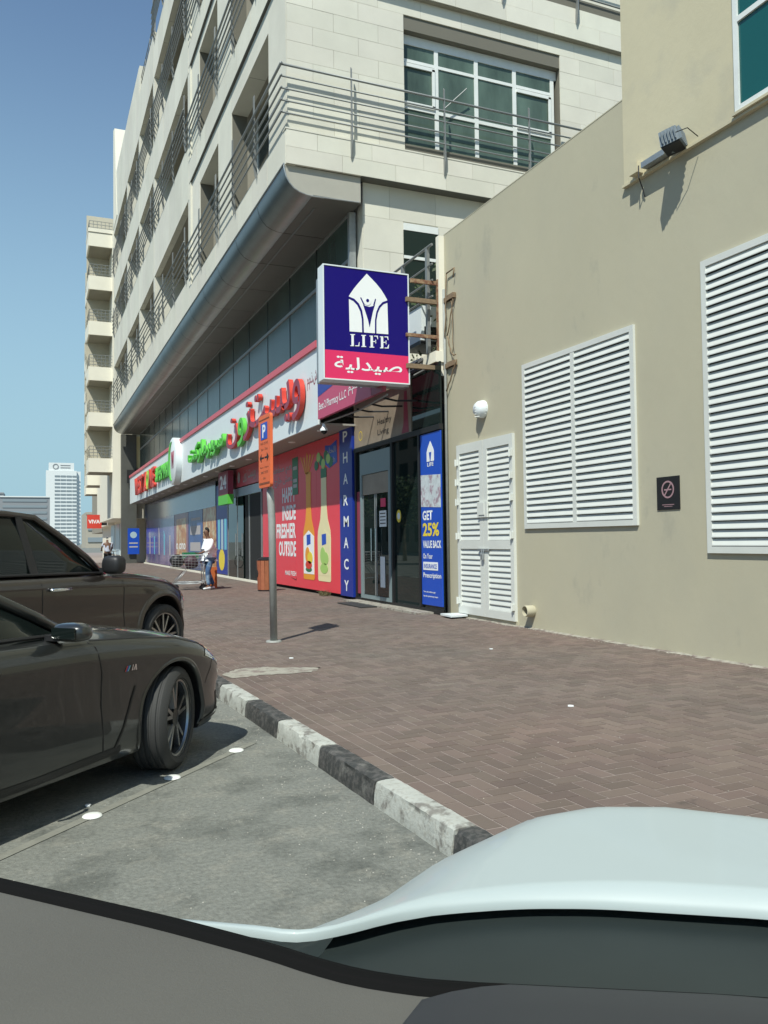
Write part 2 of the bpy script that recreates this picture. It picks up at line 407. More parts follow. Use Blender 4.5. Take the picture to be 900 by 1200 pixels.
for i in range(900):
    y = R.uniform(2.6, 9.5); d_ = abs(R.gauss(0, .22)) + .02; pebble(b, kx(y) - .15 - d_, y, .0, R.uniform(.002, .008))
for i in range(700): pebble(b, R.uniform(-1.2, 1.6), R.uniform(2.4, 6.5), .0, R.uniform(.0015, .006))
tag(b.build('road_grit', mat('grit', (.26, .25, .22), .9, rnd='isl', rnd_amt=.5), fix=False), kind='stuff', label='loose grit scattered on the asphalt along the kerb')
b = MB()
for i in range(420): y = R.uniform(3.2, 14); pebble(b, R.uniform(kx(y) + .05, 6.9), y, .1305, R.uniform(.002, .007))
for i in range(260): y = R.uniform(5, 13); pebble(b, 6.9 - abs(R.gauss(0, .06)), y, .1305, R.uniform(.003, .012))
tag(b.build('pavement_grit', mat('pale_grit', (.34, .31, .27), .9, rnd='isl', rnd_amt=.6), fix=False), kind='stuff', label='pale crumbs of mortar and grit lying on the brick pavement')
# kerb
kerb = thing('kerb', 'black and white painted concrete kerb along the parking bays', 'kerb', (0, 0, 0), kind='structure')
del kerb['category']
def stone_mesh(m, seed, L=.872, wd=.135, top=.139):
    R = random.Random(seed); rows = []; n = 22
    prof = [(wd, .0), (wd, top - .012), (wd - .012, top), (wd * .5, top + .001), (.022, top), (.006, top - .008), (0.0, top - .025), (-.006, top * .55), (-.01, top * .25), (-.012, -.02)]
    for i in range(n + 1):
        t = i / n; row = []
        for k, (x, z) in enumerate(prof):
            e = .006 if 0 < i < n else .012
            chip = R.random() < .13 and k in (4, 5, 6)
            row.append((x + R.uniform(-.0025, .0025) + (.02 * R.random() if chip else 0), (t - .5) * L, z + R.uniform(-.002, .002) - (.018 * R.random() if chip else 0) - (.004 if i in (0, n) and k > 0 else 0)))
        rows.append(row)
    b = MB(); b.grid(rows); nn = len(prof)
    b.f += [tuple(range(nn)), tuple(range(n * nn, (n + 1) * nn))[::-1]]; b.m += [0, 0]
    return b.mesh('kerb_stone', m, smooth=35)
wm = [stone_mesh(m_kw, s) for s in (1, 2, 3)]; km = [stone_mesh(m_kb, s) for s in (4, 5, 6)]
for i in range(-9, 92):
    yc = 7.46 + (i * .885)                     # stone 0 (white) spans 7.02..7.90 ; going nearer: black, white, black
    me = (wm if i % 2 == 0 else km)[(i * 7) % 3]
    c = Vector((kx(yc) - .135, yc, 0)); o = place('kerb_stone', me, kerb, c, (0, 0, kang + random.uniform(-.004, .004)))
# parking line and studs
Pd = Vector((.698, .716, 0)); Pn = Vector((.716, -.698, 0))
studs = [(.291, 4.842, 'left end of the row'), (.806, 5.402, 'middle of the row'), (1.331, 5.901, 'right end, closest to the kerb')]
b = MB(); 
s0 = Vector((-1.2, 3.33, .004)); s1 = Vector((1.50, 6.08, .004))
b.add([s0 - Pn * .03, s0 + Pn * .03, s1 + Pn * .03, s1 - Pn * .03], [(0, 1, 2, 3)])
tag(b.build('parking_line', m_line), 'faint worn line dividing two parking bays', kind='structure')
sm = MB().lathe([(.0, .013), (.03, .012), (.045, .009), (.052, .004), (.054, 0)], 20).mesh('road_stud', m_stud, smooth=True)
for x, y, l in studs:
    o = place('road_stud', sm, None, (x, y, .003)); tag(o, 'white ceramic stud marking the parking bay, ' + l, 'road stud', 'white studs along the parking line')
R = random.Random(12)
for (x, y, z, s, l) in ((.279, 5.039, 0.0, .022, 'small white crumb of litter beside the left end of the stud row'), (2.75, 9.3, .13, .04, 'white scrap of paper on the paving behind the sign pole'), (5.2, 8.9, .13, .03, 'tiny white scrap on the pavement under the large louvre'), (4.0, 5.6, .13, .03, 'small white scrap on the pavement near the right edge')):
    b = MB(); b.prism([(x + s * cos(a) * R.uniform(.6, 1), y + s * sin(a) * R.uniform(.6, 1), z + .003) for a in [k * pi / 3 for k in range(6)]], (0, 0, .008)); tag(b.build('litter_scrap', m_txt), l, 'litter')

# ================================================================ BEIGE BUILDING (right)
XB = 6.95
ub = thing('utility_building', 'plain beige rendered building with white louvres, filling the right side', 'building', (XB, 8, .12))
b = MB(); b.box(XB, -8, .0, 14, 13.38, 7.12)
b.build('wall', m_beige, ub)
b = MB(); b.box(XB - .035, -8, 5.985, 14.02, 8.31, 14); b.build('upper_wall', m_beige2, ub)
bx('ledge', m_beige2, ub, XB - .055, -8, 5.955, XB + .01, 8.33, 5.987)
bx('coping', m_beige, ub, XB - .004, 8.31, 7.12, XB + .3, 13.39, 7.135)
# tall green window
wf = MB(); x = XB - .036
for bb in ((6.41, 6.47, 6.02, 9.6), (3.4, 6.41, 6.02, 6.08), (3.4, 6.41, 6.98, 7.04)): wf.box(x - .035, bb[0], bb[2], x, bb[1], bb[3])
win = wf.build('window', m_white, ub)
bx('pane', m_green_glass, win, x - .012, 3.4, 6.08, x - .006, 6.41, 6.98); bx('pane', m_green_glass, win, x - .012, 3.4, 7.04, x - .006, 6.41, 9.5)
bx('window_sill', m_beige2, win, x - .05, 3.3, 5.99, x, 6.5, 6.02)
def slat_mesh(L, hgt, dep, m):
    b = MB(); pr = [(0, hgt * .5), (-.004, hgt * .5), (-dep, -hgt * .36), (-dep, -hgt * .48), (-dep + .006, -hgt * .48), (-.003, hgt * .38)]
    b.prism([(p[0], -L / 2, p[1]) for p in pr], (0, L, 0)); return b.mesh('slat', m)
def louvre(parent, y0, y1, z0, z1, n, cols, fr=.075, mid=.09, name='louvre_window', m=m_white2, back=True, deep=.035):
    f = MB(); xx = XB
    f.box(xx - deep, y0, z0, xx, y0 + fr, z1); f.box(xx - deep, y1 - fr, z0, xx, y1, z1)
    f.box(xx - deep - .001, y0 + fr, z0, xx, y1 - fr, z0 + fr); f.box(xx - deep - .001, y0 + fr, z1 - fr, xx, y1 - fr, z1)
    w = (y1 - y0 - 2 * fr - mid * (cols - 1)) / cols
    for c in range(1, cols): f.box(xx - deep + .002, y0 + fr + c * w + (c - 1) * mid, z0 + fr, xx, y0 + fr + c * w + c * mid, z1 - fr)
    o = f.build(name, m, parent)
    bx('backing', m_dark, o, xx - .006, y0 + fr, z0 + fr, xx - .002, y1 - fr, z1 - fr)
    pitch = (z1 - z0 - 2 * fr) / n; sm_ = slat_mesh(w, pitch * .92, .034, m)
    for c in range(cols):
        for i in range(n):
            place('slat', sm_, o, (xx - .006, y0 + fr + c * (w + mid) + w / 2, z0 + fr + pitch * (i + .5)), (0, 0, random.uniform(-.003, .003)))
    return o
louvre(ub, 8.21, 10.78, 1.645, 4.175, 25, 2)
louvre(ub, 4.4, 7.055, 1.31, 4.60, 34, 2)
# louvred door
dm = MB(); dx = XB - .03
y0, y1, zb, zt = 11.07, 12.93, .20, 3.16
lm = (y0 + y1) / 2; zmid = 1.42
for bb in ((y0, y0 + .1, zb, zt), (y1 - .1, y1, zb, zt), (lm - .13, lm - .008, zb, zt), (lm + .008, lm + .13, zb, zt)): dm.box(dx - .02, bb[0], bb[2], XB, bb[1], bb[3])
for (a, c) in ((y0 + .1, lm - .13), (lm + .13, y1 - .1)):
    for (p, q) in ((zb, zb + .13), (zmid - .09, zmid + .05), (zt - .16, zt)): dm.box(dx - .019, a, p, XB, c, q)
door = dm.build('louvre_door', m_white2, ub)
bx('backing', m_dark, door, XB - .008, y0 + .05, zb + .05, XB - .003, y1 - .05, zt - .05)
bx('threshold', m_beige, ub, XB - .02, y0 - .03, .1, XB, y1 + .03, .2)
sw = slat_mesh(lm - .13 - y0 - .1, .094, .03, m_white2)
for cy in ((y0 + .1 + lm - .13) / 2, (lm + .13 + y1 - .1) / 2):
    n1 = 11; p1 = (zmid - .09 - zb - .13) / n1
    for i in range(n1): place('slat', sw, door, (XB - .01, cy, zb + .13 + p1 * (i + .5)))
    n2 = 16; p2 = (zt - .16 - zmid - .05) / n2
    for i in range(n2): place('slat', sw, door, (XB - .01, cy, zmid + .05 + p2 * (i + .5)))
hm = MB(); hm.box(-.035, -.035, -.05, 0, .035, .05).lathe([(.0, -.06), (.014, -.06), (.014, .06), (0, .06)], 8, (-.04, 0, 0)); hme = hm.mesh('hinge', m_white2)
for yy in (y0 + .03, y1 - .03):
    for zz in (.42, 1.55, 2.15, 2.5, 2.85): place('hinge', hme, door, (dx - .02, yy, zz))
b = MB(); b.box(dx - .05, lm - .16, 1.86, dx - .02, lm + .16, 2.12).box(dx - .062, lm - .08, 1.9, dx - .05, lm + .1, 2.1); b.build('lock_box', m_white2, door)
b = MB(); b.box(dx - .045, lm - .17, 1.30, dx - .02, lm + .17, 1.335).tube([(dx - .04, lm - .03, 1.33), (dx - .06, lm - .03, 1.24), (dx - .06, lm + .03, 1.24), (dx - .04, lm + .03, 1.33)], .007, 6).box(dx - .075, lm - .035, 1.15, dx - .05, lm + .035, 1.24); b.build('latch', m_steel, door)
# oval bulkhead wall lamp
wl = thing('bulkhead_lamp', 'round white ribbed bulkhead lamp on the beige wall above the louvred door', 'lamp', (XB, 12.03, 3.68))
b = MB(); b.lathe([(.0, -.16), (.09, -.155), (.135, -.10), (.15, -.03), (.15, 0)], 24, (XB, 12.03, 3.68), 'x'); b.build('lamp_shade', m_whitepl, wl, smooth=True)
b = MB()
for k in range(5):
    dz = .035 - .042 * k; hw = sqrt(max(.001, .15 ** 2 - dz ** 2))
    b.tube([(XB - .02, 12.03 - hw, 3.68 + dz), (XB - .11, 12.03 - hw * .7, 3.68 + dz), (XB - .165, 12.03, 3.68 + dz), (XB - .11, 12.03 + hw * .7, 3.68 + dz), (XB - .02, 12.03 + hw, 3.68 + dz)], .007, 6)
b.build('rib', m_white2, wl)
# no-smoking plate
ns = thing('no_smoking_sign', 'dark square no smoking plate on the beige wall between the two big louvres', 'sign', (XB, 7.68, 2.0))
bx('plate', m_black, ns, XB - .012, 7.49, 1.82, XB, 7.87, 2.215)
mgr = mat('sign_grey_ring', (.36, .22, .24), .5)
b = MB(); c0 = (XB - .0135, 7.68, 2.06)
n = 28
for k in range(n):
    a, a2 = 2 * pi * k / n, 2 * pi * (k + 1) / n
    b.prism([(c0[0], c0[1] + r * cos(t), c0[2] + r * sin(t)) for r, t in ((.085, a), (.105, a), (.105, a2), (.085, a2))], (-.002, 0, 0))
b.build('ring', mgr, ns)
b = MB(); b.prism([(c0[0], 7.68 + .07, 1.985), (c0[0], 7.68 + .055, 1.975), (c0[0], 7.68 - .07, 2.135), (c0[0], 7.68 - .055, 2.145)], (-.003, 0, 0)); b.prism([(c0[0], 7.74, 2.05), (c0[0], 7.74, 2.066), (c0[0], 7.62, 2.066), (c0[0], 7.62, 2.05)], (-.0015, 0, 0)); b.build('cigarette_symbol', mgr, ns)
b = MB(); b.box(XB - .0135, 7.58, 1.875, XB - .012, 7.78, 1.883).box(XB - .0135, 7.61, 1.855, XB - .012, 7.75, 1.862); b.build('print_line', mgr, ns)
# vent pipe
b = MB(); b.lathe([(.08, 0), (.086, -.02), (.086, -.15), (.084, -.155), (.074, -.155), (.072, 0)], 26, (XB, 10.63, .40), 'x')
vp = tag(b.build('vent_pipe', m_beige, smooth=40), 'short beige pipe sticking out low on the wall right of the louvred door', 'pipe')
bx_ = MB().lathe([(0, -.03), (.073, -.03)], 20, (XB, 10.63, .40), 'x').build('pipe_hole', m_dark, vp)
# corner downpipe / conduit at the joint
b = MB(); b.tube([(XB - .035, 13.33, .13), (XB - .035, 13.33, 4.55), (XB - .03, 13.36, 6.1)], .028, 8)
tag(b.build('drain_pipe', m_pole, smooth=True), 'thin grey drain pipe down the joint between pharmacy and beige wall', 'pipe')
b = MB(); rr = random.Random(5)
def cable(p, q, sag=.1, n=9, wob=.02):
    P, Q = Vector(p), Vector(q); return [tuple(P.lerp(Q, i / n) - Vector((0, 0, sag * sin(pi * i / n))) + Vector((0, rr.uniform(-wob, wob), 0))) for i in range(n + 1)]
b.tube(cable((6.9, 13.2, 6.35), (6.9, 13.3, 5.2), 0), .012, 5); b.tube(cable((6.9, 12.95, 5.85), (6.9, 13.2, 5.2), 0), .012, 5)
b.tube(cable((6.9, 13.2, 5.2), (6.9, 12.9, 4.8), .15), .012, 5); b.tube(cable((6.9, 12.85, 4.7), (6.9, 13.25, 4.2), 0), .014, 5); b.tube(cable((6.9, 13.02, 5.8), (6.9, 13.0, 4.85), .0), .008, 5); b.tube([(6.9, 13.2, 6.35), (6.9, 12.9, 6.36), (6.9, 12.95, 6.2)], .014, 5)
tag(b.build('loose_cable', m_rust2, smooth=True), 'loose brown cables dangling at the corner of the beige wall', 'cable')
b = MB(); b.prism([(6.55, 12.55, .16), (6.9, 12.6, .16), (6.93, 13.0, .16), (6.6, 13.05, .16)], (0, 0, .03)); b.box(6.72, 12.7, .125, 6.86, 12.9, .16)
tag(b.build('stone_slab', m_whitepl), 'small pale slab on a block at the foot of the pharmacy corner', 'slab')
# floodlight on the ledge
fl = thing('floodlight', 'grey box floodlight on a bracket above the ledge of the beige wall', 'floodlight', (6.8, 7.4, 6.05))
b = MB(); c = Vector((6.73, 7.25, 6.05)); rz = radians(32)
def rb_box(b, c, dx_, dy_, dz_, hx, hy, hz, rz, rx=0.0, taper=1.0):
    vs = []
    for sz in (-1, 1):
        for sx, sy in ((-1, -1), (1, -1), (1, 1), (-1, 1)):
            k = taper if sz > 0 else 1; v = Vector((dx_ + sx * hx * k, dy_ + sy * hy * k, dz_ + sz * hz)); v.rotate(Matrix.Rotation(rx, 3, 'X')); v.rotate(Matrix.Rotation(rz, 3, 'Z')); vs.append(c + v)
    b.add(vs, [(0, 3, 2, 1), (4, 5, 6, 7), (0, 1, 5, 4), (1, 2, 6, 5), (2, 3, 7, 6), (3, 0, 4, 7)])
mfl = mat('floodlight_grey', (.17, .20, .22), .45, metal=.3, var=.1, scale=20)
rb_box(b, c, 0, 0, 0, .145, .11, .09, rz, radians(-12), .9); rb_box(b, c, 0, 0, .10, .09, .07, .015, rz, radians(-12)); b.build('lamp_housing', mfl, fl)
b = MB()
for k in range(6): rb_box(b, c, -.11 + .044 * k, -.12, 0, .006, .015, .075, rz, radians(-12))
for k in range(5): rb_box(b, c, -.157, -.075 + .037 * k, 0, .015, .005, .07, rz, radians(-12))
b.build('cooling_fin', mfl, fl)
b = MB(); rb_box(b, c, 0, 0, -.095, .13, .10, .008, rz, radians(-12)); b.build('lens', m_black, fl)
b = MB(); b.tube([(6.73, 7.25, 5.98), (6.78, 7.3, 5.955), (6.90, 7.3, 5.99)], .02, 8); b.build('bracket', mfl, fl)
b = MB(); b.box(6.80, 7.46, 6.0, 6.91, 7.86, 6.07); b.build('ballast_box', m_steel, fl)
bx('junction_box', m_beige2, fl, 6.80, 7.93, 5.99, 6.91, 8.08, 6.13)
b = MB(); b.tube([(6.80, 7.9, 6.05), (6.8, 7.9, 5.9), (6.9, 7.95, 5.8), (6.93, 7.95, 5.7)], .008, 5).tube([(6.6, 7.05, 6.03), (6.68, 6.95, 6.05), (6.86, 6.98, 6.0)], .006, 5); b.build('cord', m_black, fl)

# ================================================================ APARTMENT BUILDING
AX, AS = 4.80, 6.75           # street plane of the upper floors, shopfront plane
Y0, Y1 = 16.35, 57.0
ab = thing('apartment_building', 'long pale stone apartment block over shops with railed balconies and curved metal canopy', 'building', (AS, 17, .12))
# core volumes (behind every visible face)
b = MB(); b.box(6.62, 16.62, 4.96, 24, Y1, 9.42); b.build('base_wall', m_stone_s, ab)
FL = [9.4, 13.72, 17.75, 22.2, 26.7]
TOPO = [13.2, 17.6, 22.1, 26.5]           # underside of the band over each opening
BAYS = [(16.35, 28.0), (28.0, 37.0), (37.0, 42.55), (42.55, 48.4), (48.4, 57.0)]
ROOF = [30.5, 30.5, 24.2, 25.7, 25.7]
b = MB(); b.box(6.2, 17.1, 9.42, 24, Y1 - .01, 24.0); b.build('core_wall', m_recess, ab)
b = MB(); b.box(6.3, 17.2, 24.0, 24, 36.9, 30.4); b.build('core_wall', m_recess, ab)
pm = {}
def bandpieces(y0, y1, z0, z1, x=AX, th=.22, lw=1.45):
    """solid band of the street face, built from panels side by side"""
    n = max(1, round((y1 - y0) / lw)); w = (y1 - y0) / n; key = (round(w, 3), round(z1 - z0, 3), th)
    if key not in pm:
        bb = MB(); g = .009; bb.box(0, -w / 2 + g, -(z1 - z0) / 2, th, w / 2 - g, (z1 - z0) / 2); pm[key] = bb.mesh('facade_panel', m_stone)
    for i in range(n): place('facade_panel', pm[key], ab, (x + random.uniform(0, .006), y0 + (i + .5) * w, (z0 + z1) / 2))
    bx('panel_joint', m_joint, ab, x + .03, y0, z0 + .002, x + th - .01, y1, z1 - .002)
def rails(y0, y1, zb, nb=5, x=AX - .12, posts=True):
    for k in range(nb):
        MB().tube([(x, y0, zb + .27 + .255 * k), (x, y1, zb + .27 + .255 * k)], .032 if k == nb - 1 else .024, 6).build('rail', m_rail, ab, smooth=True)
pp = MB(); pp.prism([(0, -.012, -1.25), (0, -.012, -1.35), (-.05, -.012, -1.42), (-.10, -.012, -1.1), (-.09, -.012, .55), (-.05, -.012, .6), (-.05, -.012, -.5)], (0, .024, 0)); ppm = pp.mesh('rail_post', m_rail)
pq = MB(); pq.prism([(-.012, 0, -1.25), (-.012, 0, -1.35), (-.012, -.05, -1.42), (-.012, -.12, -1.1), (-.012, -.09, .55), (-.012, -.05, .6), (-.012, -.05, -.5)], (.024, 0, 0)); pqm = pq.mesh('rail_post', m_rail)
def win_street(y0, y1, z0, z1, x, cols=3):
    f = MB(); t = .05
    f.box(x - .05, y0, z0, x, y1, z0 + t).box(x - .05, y0, z1 - t, x, y1, z1)
    for i in range(cols + 1):
        yy = y0 + (y1 - y0 - t) * i / cols; f.box(x - .052, yy, z0 + t, x, yy + t, z1 - t)
    o = f.build('window', m_white, ab); bx('pane', m_glass, o, x - .02, y0 + t, z0 + t, x - .012, y1 - t, z1 - t)
for bi, (y0, y1) in enumerate(BAYS):
    for k in range(4):
        zf, zo = FL[k], TOPO[k]
        if zf > ROOF[bi] - 1: continue
        if zf > 22 and bi >= 3: bandpieces(y0, y1, zf - .1, ROOF[bi]); continue
        if zf > 22 and bi == 2: bandpieces(y0, y1, zf - .1, ROOF[bi]); continue
        if bi == 0:
            par = zf + .75
            bandpieces(y0, y1, zf, par)
            # wall behind the parapet with recessed windows, slab overhead
            wx = AX + .07
            zt_ = FL[k + 1] if k < 3 else ROOF[0]
            segs = [(y0 + .13, 17.9), (21.75, 23.5), (26.4, y1)]
            for (a, c_) in segs: bandpieces(a, c_, par - .02, zt_ + .01, wx, .45, 1.6)
            for (a, c_) in ((17.9, 21.75), (23.5, 26.4)):
                bandpieces(a, c_, zt_ - .62 if k == 0 else zt_ - .3, zt_ + .01, wx, .45, 2.0)
                win_street(a, c_, par - .02, (zt_ - .62) if k == 0 else zt_ - .3, wx + .75, 3)
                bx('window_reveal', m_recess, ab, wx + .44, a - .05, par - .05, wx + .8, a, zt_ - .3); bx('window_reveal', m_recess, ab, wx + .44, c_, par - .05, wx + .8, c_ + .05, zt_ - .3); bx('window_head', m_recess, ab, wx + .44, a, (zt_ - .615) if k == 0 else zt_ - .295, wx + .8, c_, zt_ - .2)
                bx('window_sill', m_stone_s, ab, wx, a, par - .05, wx + .78, c_, par - .022)
            rails(y0 - .15, y1 - .1, par)
            for yy in (18.7, 21.0, 23.2, 25.8): place('rail_post', ppm, ab, (AX, yy, par + 1.3))
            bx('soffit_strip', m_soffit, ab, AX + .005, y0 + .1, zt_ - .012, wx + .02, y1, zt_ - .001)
        else:
            par = zf + (1.45 if k else 1.12)
            bandpieces(y0 + .02, y1 - .02, TOPO[k - 1] if k else zf, par)
            bx('balcony_floor', m_stone_s, ab, AX + .22, y0, zf + .1, 6.4, y1, zf + .3)
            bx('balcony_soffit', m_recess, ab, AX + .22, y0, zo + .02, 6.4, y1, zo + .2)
            win_street(y0 + .5, y1 - .5, zf + .32, zo - .1, 6.1, 3)
            rails(y0 + .3, y1 - .3, par if k == 0 else par - .02)
            n = max(2, round((y1 - y0) / 2.3))
            for i in range(n): place('rail_post', ppm, ab, (AX, y0 + .5 + (y1 - y0 - 1.0) * i / (n - 1), par + 1.3))
    # dividing fin between bays
    if bi: bx('dividing_wall', m_stone_s, ab, AX + .012, y0 - .22, 10.1, 6.45, y0 + .22, ROOF[bi] - .02)
bx('end_wall', m_stone_s, ab, AX + .01, 56.95, 9.42, 7, 57.15, 25.6)
b = MB(); b.prism([(AX - .02, 57.2, 22.5), (AX - .02, 57.2, 29.3), (AX - .02, 56.2, 29.0), (AX - .02, 54.6, 22.6)], (.9, 0, 0)); b.build('roof_fin', m_cream_w, ab)
for (a, c_, z) in ((37.1, 42.4, 24.2),):
    for k in range(3): MB().tube([(AX + .1, a, z + .3 + .3 * k), (AX + .1, c_, z + .3 + .3 * k)], .02, 6).build('roof_rail', m_rail, ab)
    for i in range(4): MB().tube([(AX + .1, a + (c_ - a) * i / 3, z), (AX + .1, a + (c_ - a) * i / 3, z + .9)], .025, 6).build('roof_rail_post', m_rail, ab)
# ---- camera-facing side
SY = 16.42
b = MB(); b.box(AX + .24, SY + .05, 9.5, 7.59, 17.2, 13.9).box(11.81, SY + .05, 9.5, 20, 17.2, 13.9).box(7.59, SY + .05, 9.5, 11.81, 17.2, 10.38).box(7.59, SY + .05, 13.0, 11.81, 17.2, 13.9); b.build('side_wall', m_joint, ab)
b = MB(); b.box(AX + .24, SY + .05, 13.9, 20, 17.2, 30); b.build('side_wall', m_stone_s, ab)
clad(ab, '-y', SY + .05, AX + .075, 14.5, 10.1, 13.72, 1.05, .40, holes=[(7.6, 11.8, 10.4, 12.99)])
# parapet of the first floor on this side
clad(ab, '-y', SY - .04, AX + .01, 14.2, 9.4, 10.13, 1.25, .365, stagger=True, th=.06, name='parapet_panel')
bx('parapet', m_joint, ab, AX + .02, SY - .035, 9.405, 14.5, SY + .06, 10.12); bx('parapet_cap', m_stone_s, ab, AX - .01, SY - .11, 10.13, 14.5, SY + .1, 10.16)
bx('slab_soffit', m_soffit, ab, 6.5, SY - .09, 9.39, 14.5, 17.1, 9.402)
# second floor slab and parapet, standing further out
bx('parapet', m_joint, ab, AX + .02, 16.36, 13.73, 14.5, 16.6, 14.8)
clad(ab, '-y', 16.355, AX + .01, 14.3, 13.72, 14.5, 1.35, .47, name='parapet_panel', th=.05)
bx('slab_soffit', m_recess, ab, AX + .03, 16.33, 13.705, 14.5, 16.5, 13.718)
for k in range(5):
    MB().tube([(AX - .12, SY - .16, 10.43 + .255 * k), (14.4, SY - .16, 10.43 + .255 * k)], .026 if k == 4 else .018, 6).build('rail', m_rail, ab, smooth=True)
    MB().tube([(AX - .1, 16.2, 14.75 + .255 * k), (14.4, 16.2, 14.75 + .255 * k)], .018, 6).build('rail', m_rail, ab, smooth=True)
for x in (6.26, 8.51, 10.77, 13.0): place('rail_post', pqm, ab, (x, SY - .08, 10.13 + 1.0))
for x in (7.9, 10.1, 12.2): place('rail_post', pqm, ab, (x, 16.3, 14.5 + 1.0))
# big side window
f = MB(); wy = 16.62; X0, X1, Z0, Z1 = 7.6, 11.8, 10.4, 12.99
f.box(X0, wy, Z0, X1, wy + .05, Z0 + .06).box(X0, wy, Z1 - .22, X1, wy + .05, Z1)
mull = [X0, 8.45, 9.5, 10.55, X1 - .17]
for i, x in enumerate(mull): f.box(x, wy - .001, Z0 + .06, x + (.07 if i == 0 else .10), wy + .05, Z1 - .2)
for i in range(4):
    a, c_ = mull[i] + .07, mull[i + 1]
    f.box(a, wy - .002, 12.36, c_, wy + .05, 12.43).box(a, wy - .002, 11.28, c_, wy + .05, 11.36)
for a, c_ in ((X0 + .07, 8.45), (10.65, X1 - .17)): f.box(a, wy - .03, 12.25, c_, wy, 12.33).box(a, wy - .03, 11.36, c_, wy, 11.44).box(c_ - .07, wy - .03, 11.4, c_, wy, 12.3)
sw_ = f.build('window', m_white, ab)
for i in range(4):
    a, c_ = mull[i] + .07, mull[i + 1]
    for (p, q) in ((Z0 + .06, 11.28), (11.36, 12.36), (12.43, Z1 - .22)): bx('pane', m_glassw, sw_, a, wy + .02, p, c_, wy + .03, q)
bx('backing', m_dark, sw_, X0, wy + .2, Z0, X1, wy + .25, Z1)
MB().tube([(8.65, 16.5, 11.4), (9.2, 16.45, 11.95)], .015, 6).build('window_stay', m_rail, ab)
for i in range(4):
    MB().grid([[(X0 + .25 + i * 1.05 + .08 * j + .02 * sin(j * 3 + r), wy + .1 + .02 * sin(j * 2.1), Z0 + .1 + r * 2.3) for j in range(6)] for r in range(2)]).build('curtain', m_recess, sw_)
# wall under the slab, set back
clad(ab, '-y', 16.62, 6.63, 12.5, 4.96, 9.39, 1.15, .745, holes=[(7.6, 8.47, 6.0, 8.6)])
f = MB(); f.box(7.6, 16.57, 8.46, 8.47, 16.6, 8.62).box(7.6, 16.56, 7.81, 8.47, 16.6, 7.88); o = f.build('window', m_white, ab); bx('pane', m_glass, o, 7.6, 16.58, 6.0, 8.47, 16.612, 8.46)
# ---- canopy
prof = []
for (x, z) in ((4.775, 9.40), (4.79, 9.28), (4.83, 9.14), (4.90, 9.02), (5.0, 8.92), (5.12, 8.86), (5.27, 8.82), (5.40, 8.81)): prof.append((x, z))
n = 18; w = (Y1 + .3 - 16.38) / n
cb = MB(); rows = [[(x, -w / 2 + .012, z), (x, w / 2 - .012, z)] for x, z in prof]; cb.grid(rows)
cm_ = cb.mesh('canopy_panel', m_alu, smooth=True, off=(AX, 0, 9.0))
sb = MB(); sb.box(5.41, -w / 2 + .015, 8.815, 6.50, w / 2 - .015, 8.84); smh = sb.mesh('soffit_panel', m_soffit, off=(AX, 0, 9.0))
for i in range(n):
    yc = 16.38 + w * (i + .5); place('canopy_panel', cm_, ab, (AX, yc, 9.0)); place('soffit_panel', smh, ab, (AX, yc, 9.0))
bx('canopy_backing', m_black, ab, 5.0, 16.5, 8.93, 6.55, Y1, 9.39)
b = MB(); b.tube([(4.77, 16.37, 9.395), (4.77, Y1 + .3, 9.395)], .02, 6); b.build('canopy_edge_trim', m_steel, ab)
b = MB(); b.prism([(x, 16.40, z) for x, z in prof] + [(6.5, 16.40, 8.83), (6.5, 16.40, 9.395)], (0, .04, 0)); b.build('canopy_end_cap', m_capm, ab)
b = MB(); b.tube([(x - .005, 16.385, z - .005) for x, z in prof] + [(6.45, 16.385, 8.83)], .014, 6); b.build('canopy_edge_trim', m_steel, ab)
b = MB(); b.prism([(x + .01, Y1 + .31, z) for x, z in prof] + [(6.5, Y1 + .31, 8.83), (6.5, Y1 + .31, 9.395)], (0, .04, 0)); b.build('canopy_end_cap', m_soffit, ab)
bx('soffit_strip', m_alu, ab, 5.62, 17, 8.806, 5.66, 56, 8.814)
# curtain glass above the shop sign
GX = 6.46
ys = [17.0]
while ys[-1] < 56.5: ys.append(min(ys[-1] + 2.35, 56.9))
for i in range(len(ys) - 1):
    bx('curtain_pane', m_glass2, ab, GX, ys[i] + .02, 5.5, GX + .02, ys[i + 1] - .02, 7.72); bx('curtain_pane', m_glass2, ab, GX, ys[i] + .02, 7.8, GX + .02, ys[i + 1] - .02, 8.80)
    bx('mullion', m_black, ab, GX - .01, ys[i + 1] - .02, 5.5, GX + .02, ys[i + 1] + .02, 8.8)
bx('transom', m_rail, ab, GX - .035, 17, 7.72, GX + .02, 56.9, 7.8)
bx('transom', m_rail, ab, GX - .035, 17, 8.76, GX + .02, 56.9, 8.81)
bx('corner_trim', m_steel, ab, GX - .05, 16.88, 5.5, GX + .1, 16.99, 8.81)
# ground storey behind the shopfronts
b = MB(); b.box(AS + .10, 13.40, 0, 14, 57, 3.98); b.build('shop_core', m_dark, ab)
b = MB(); b.box(AS - .02, 13.35, 4.75, 9, 17.04, 4.95); b.build('shop_roof', m_cream_w, ab)
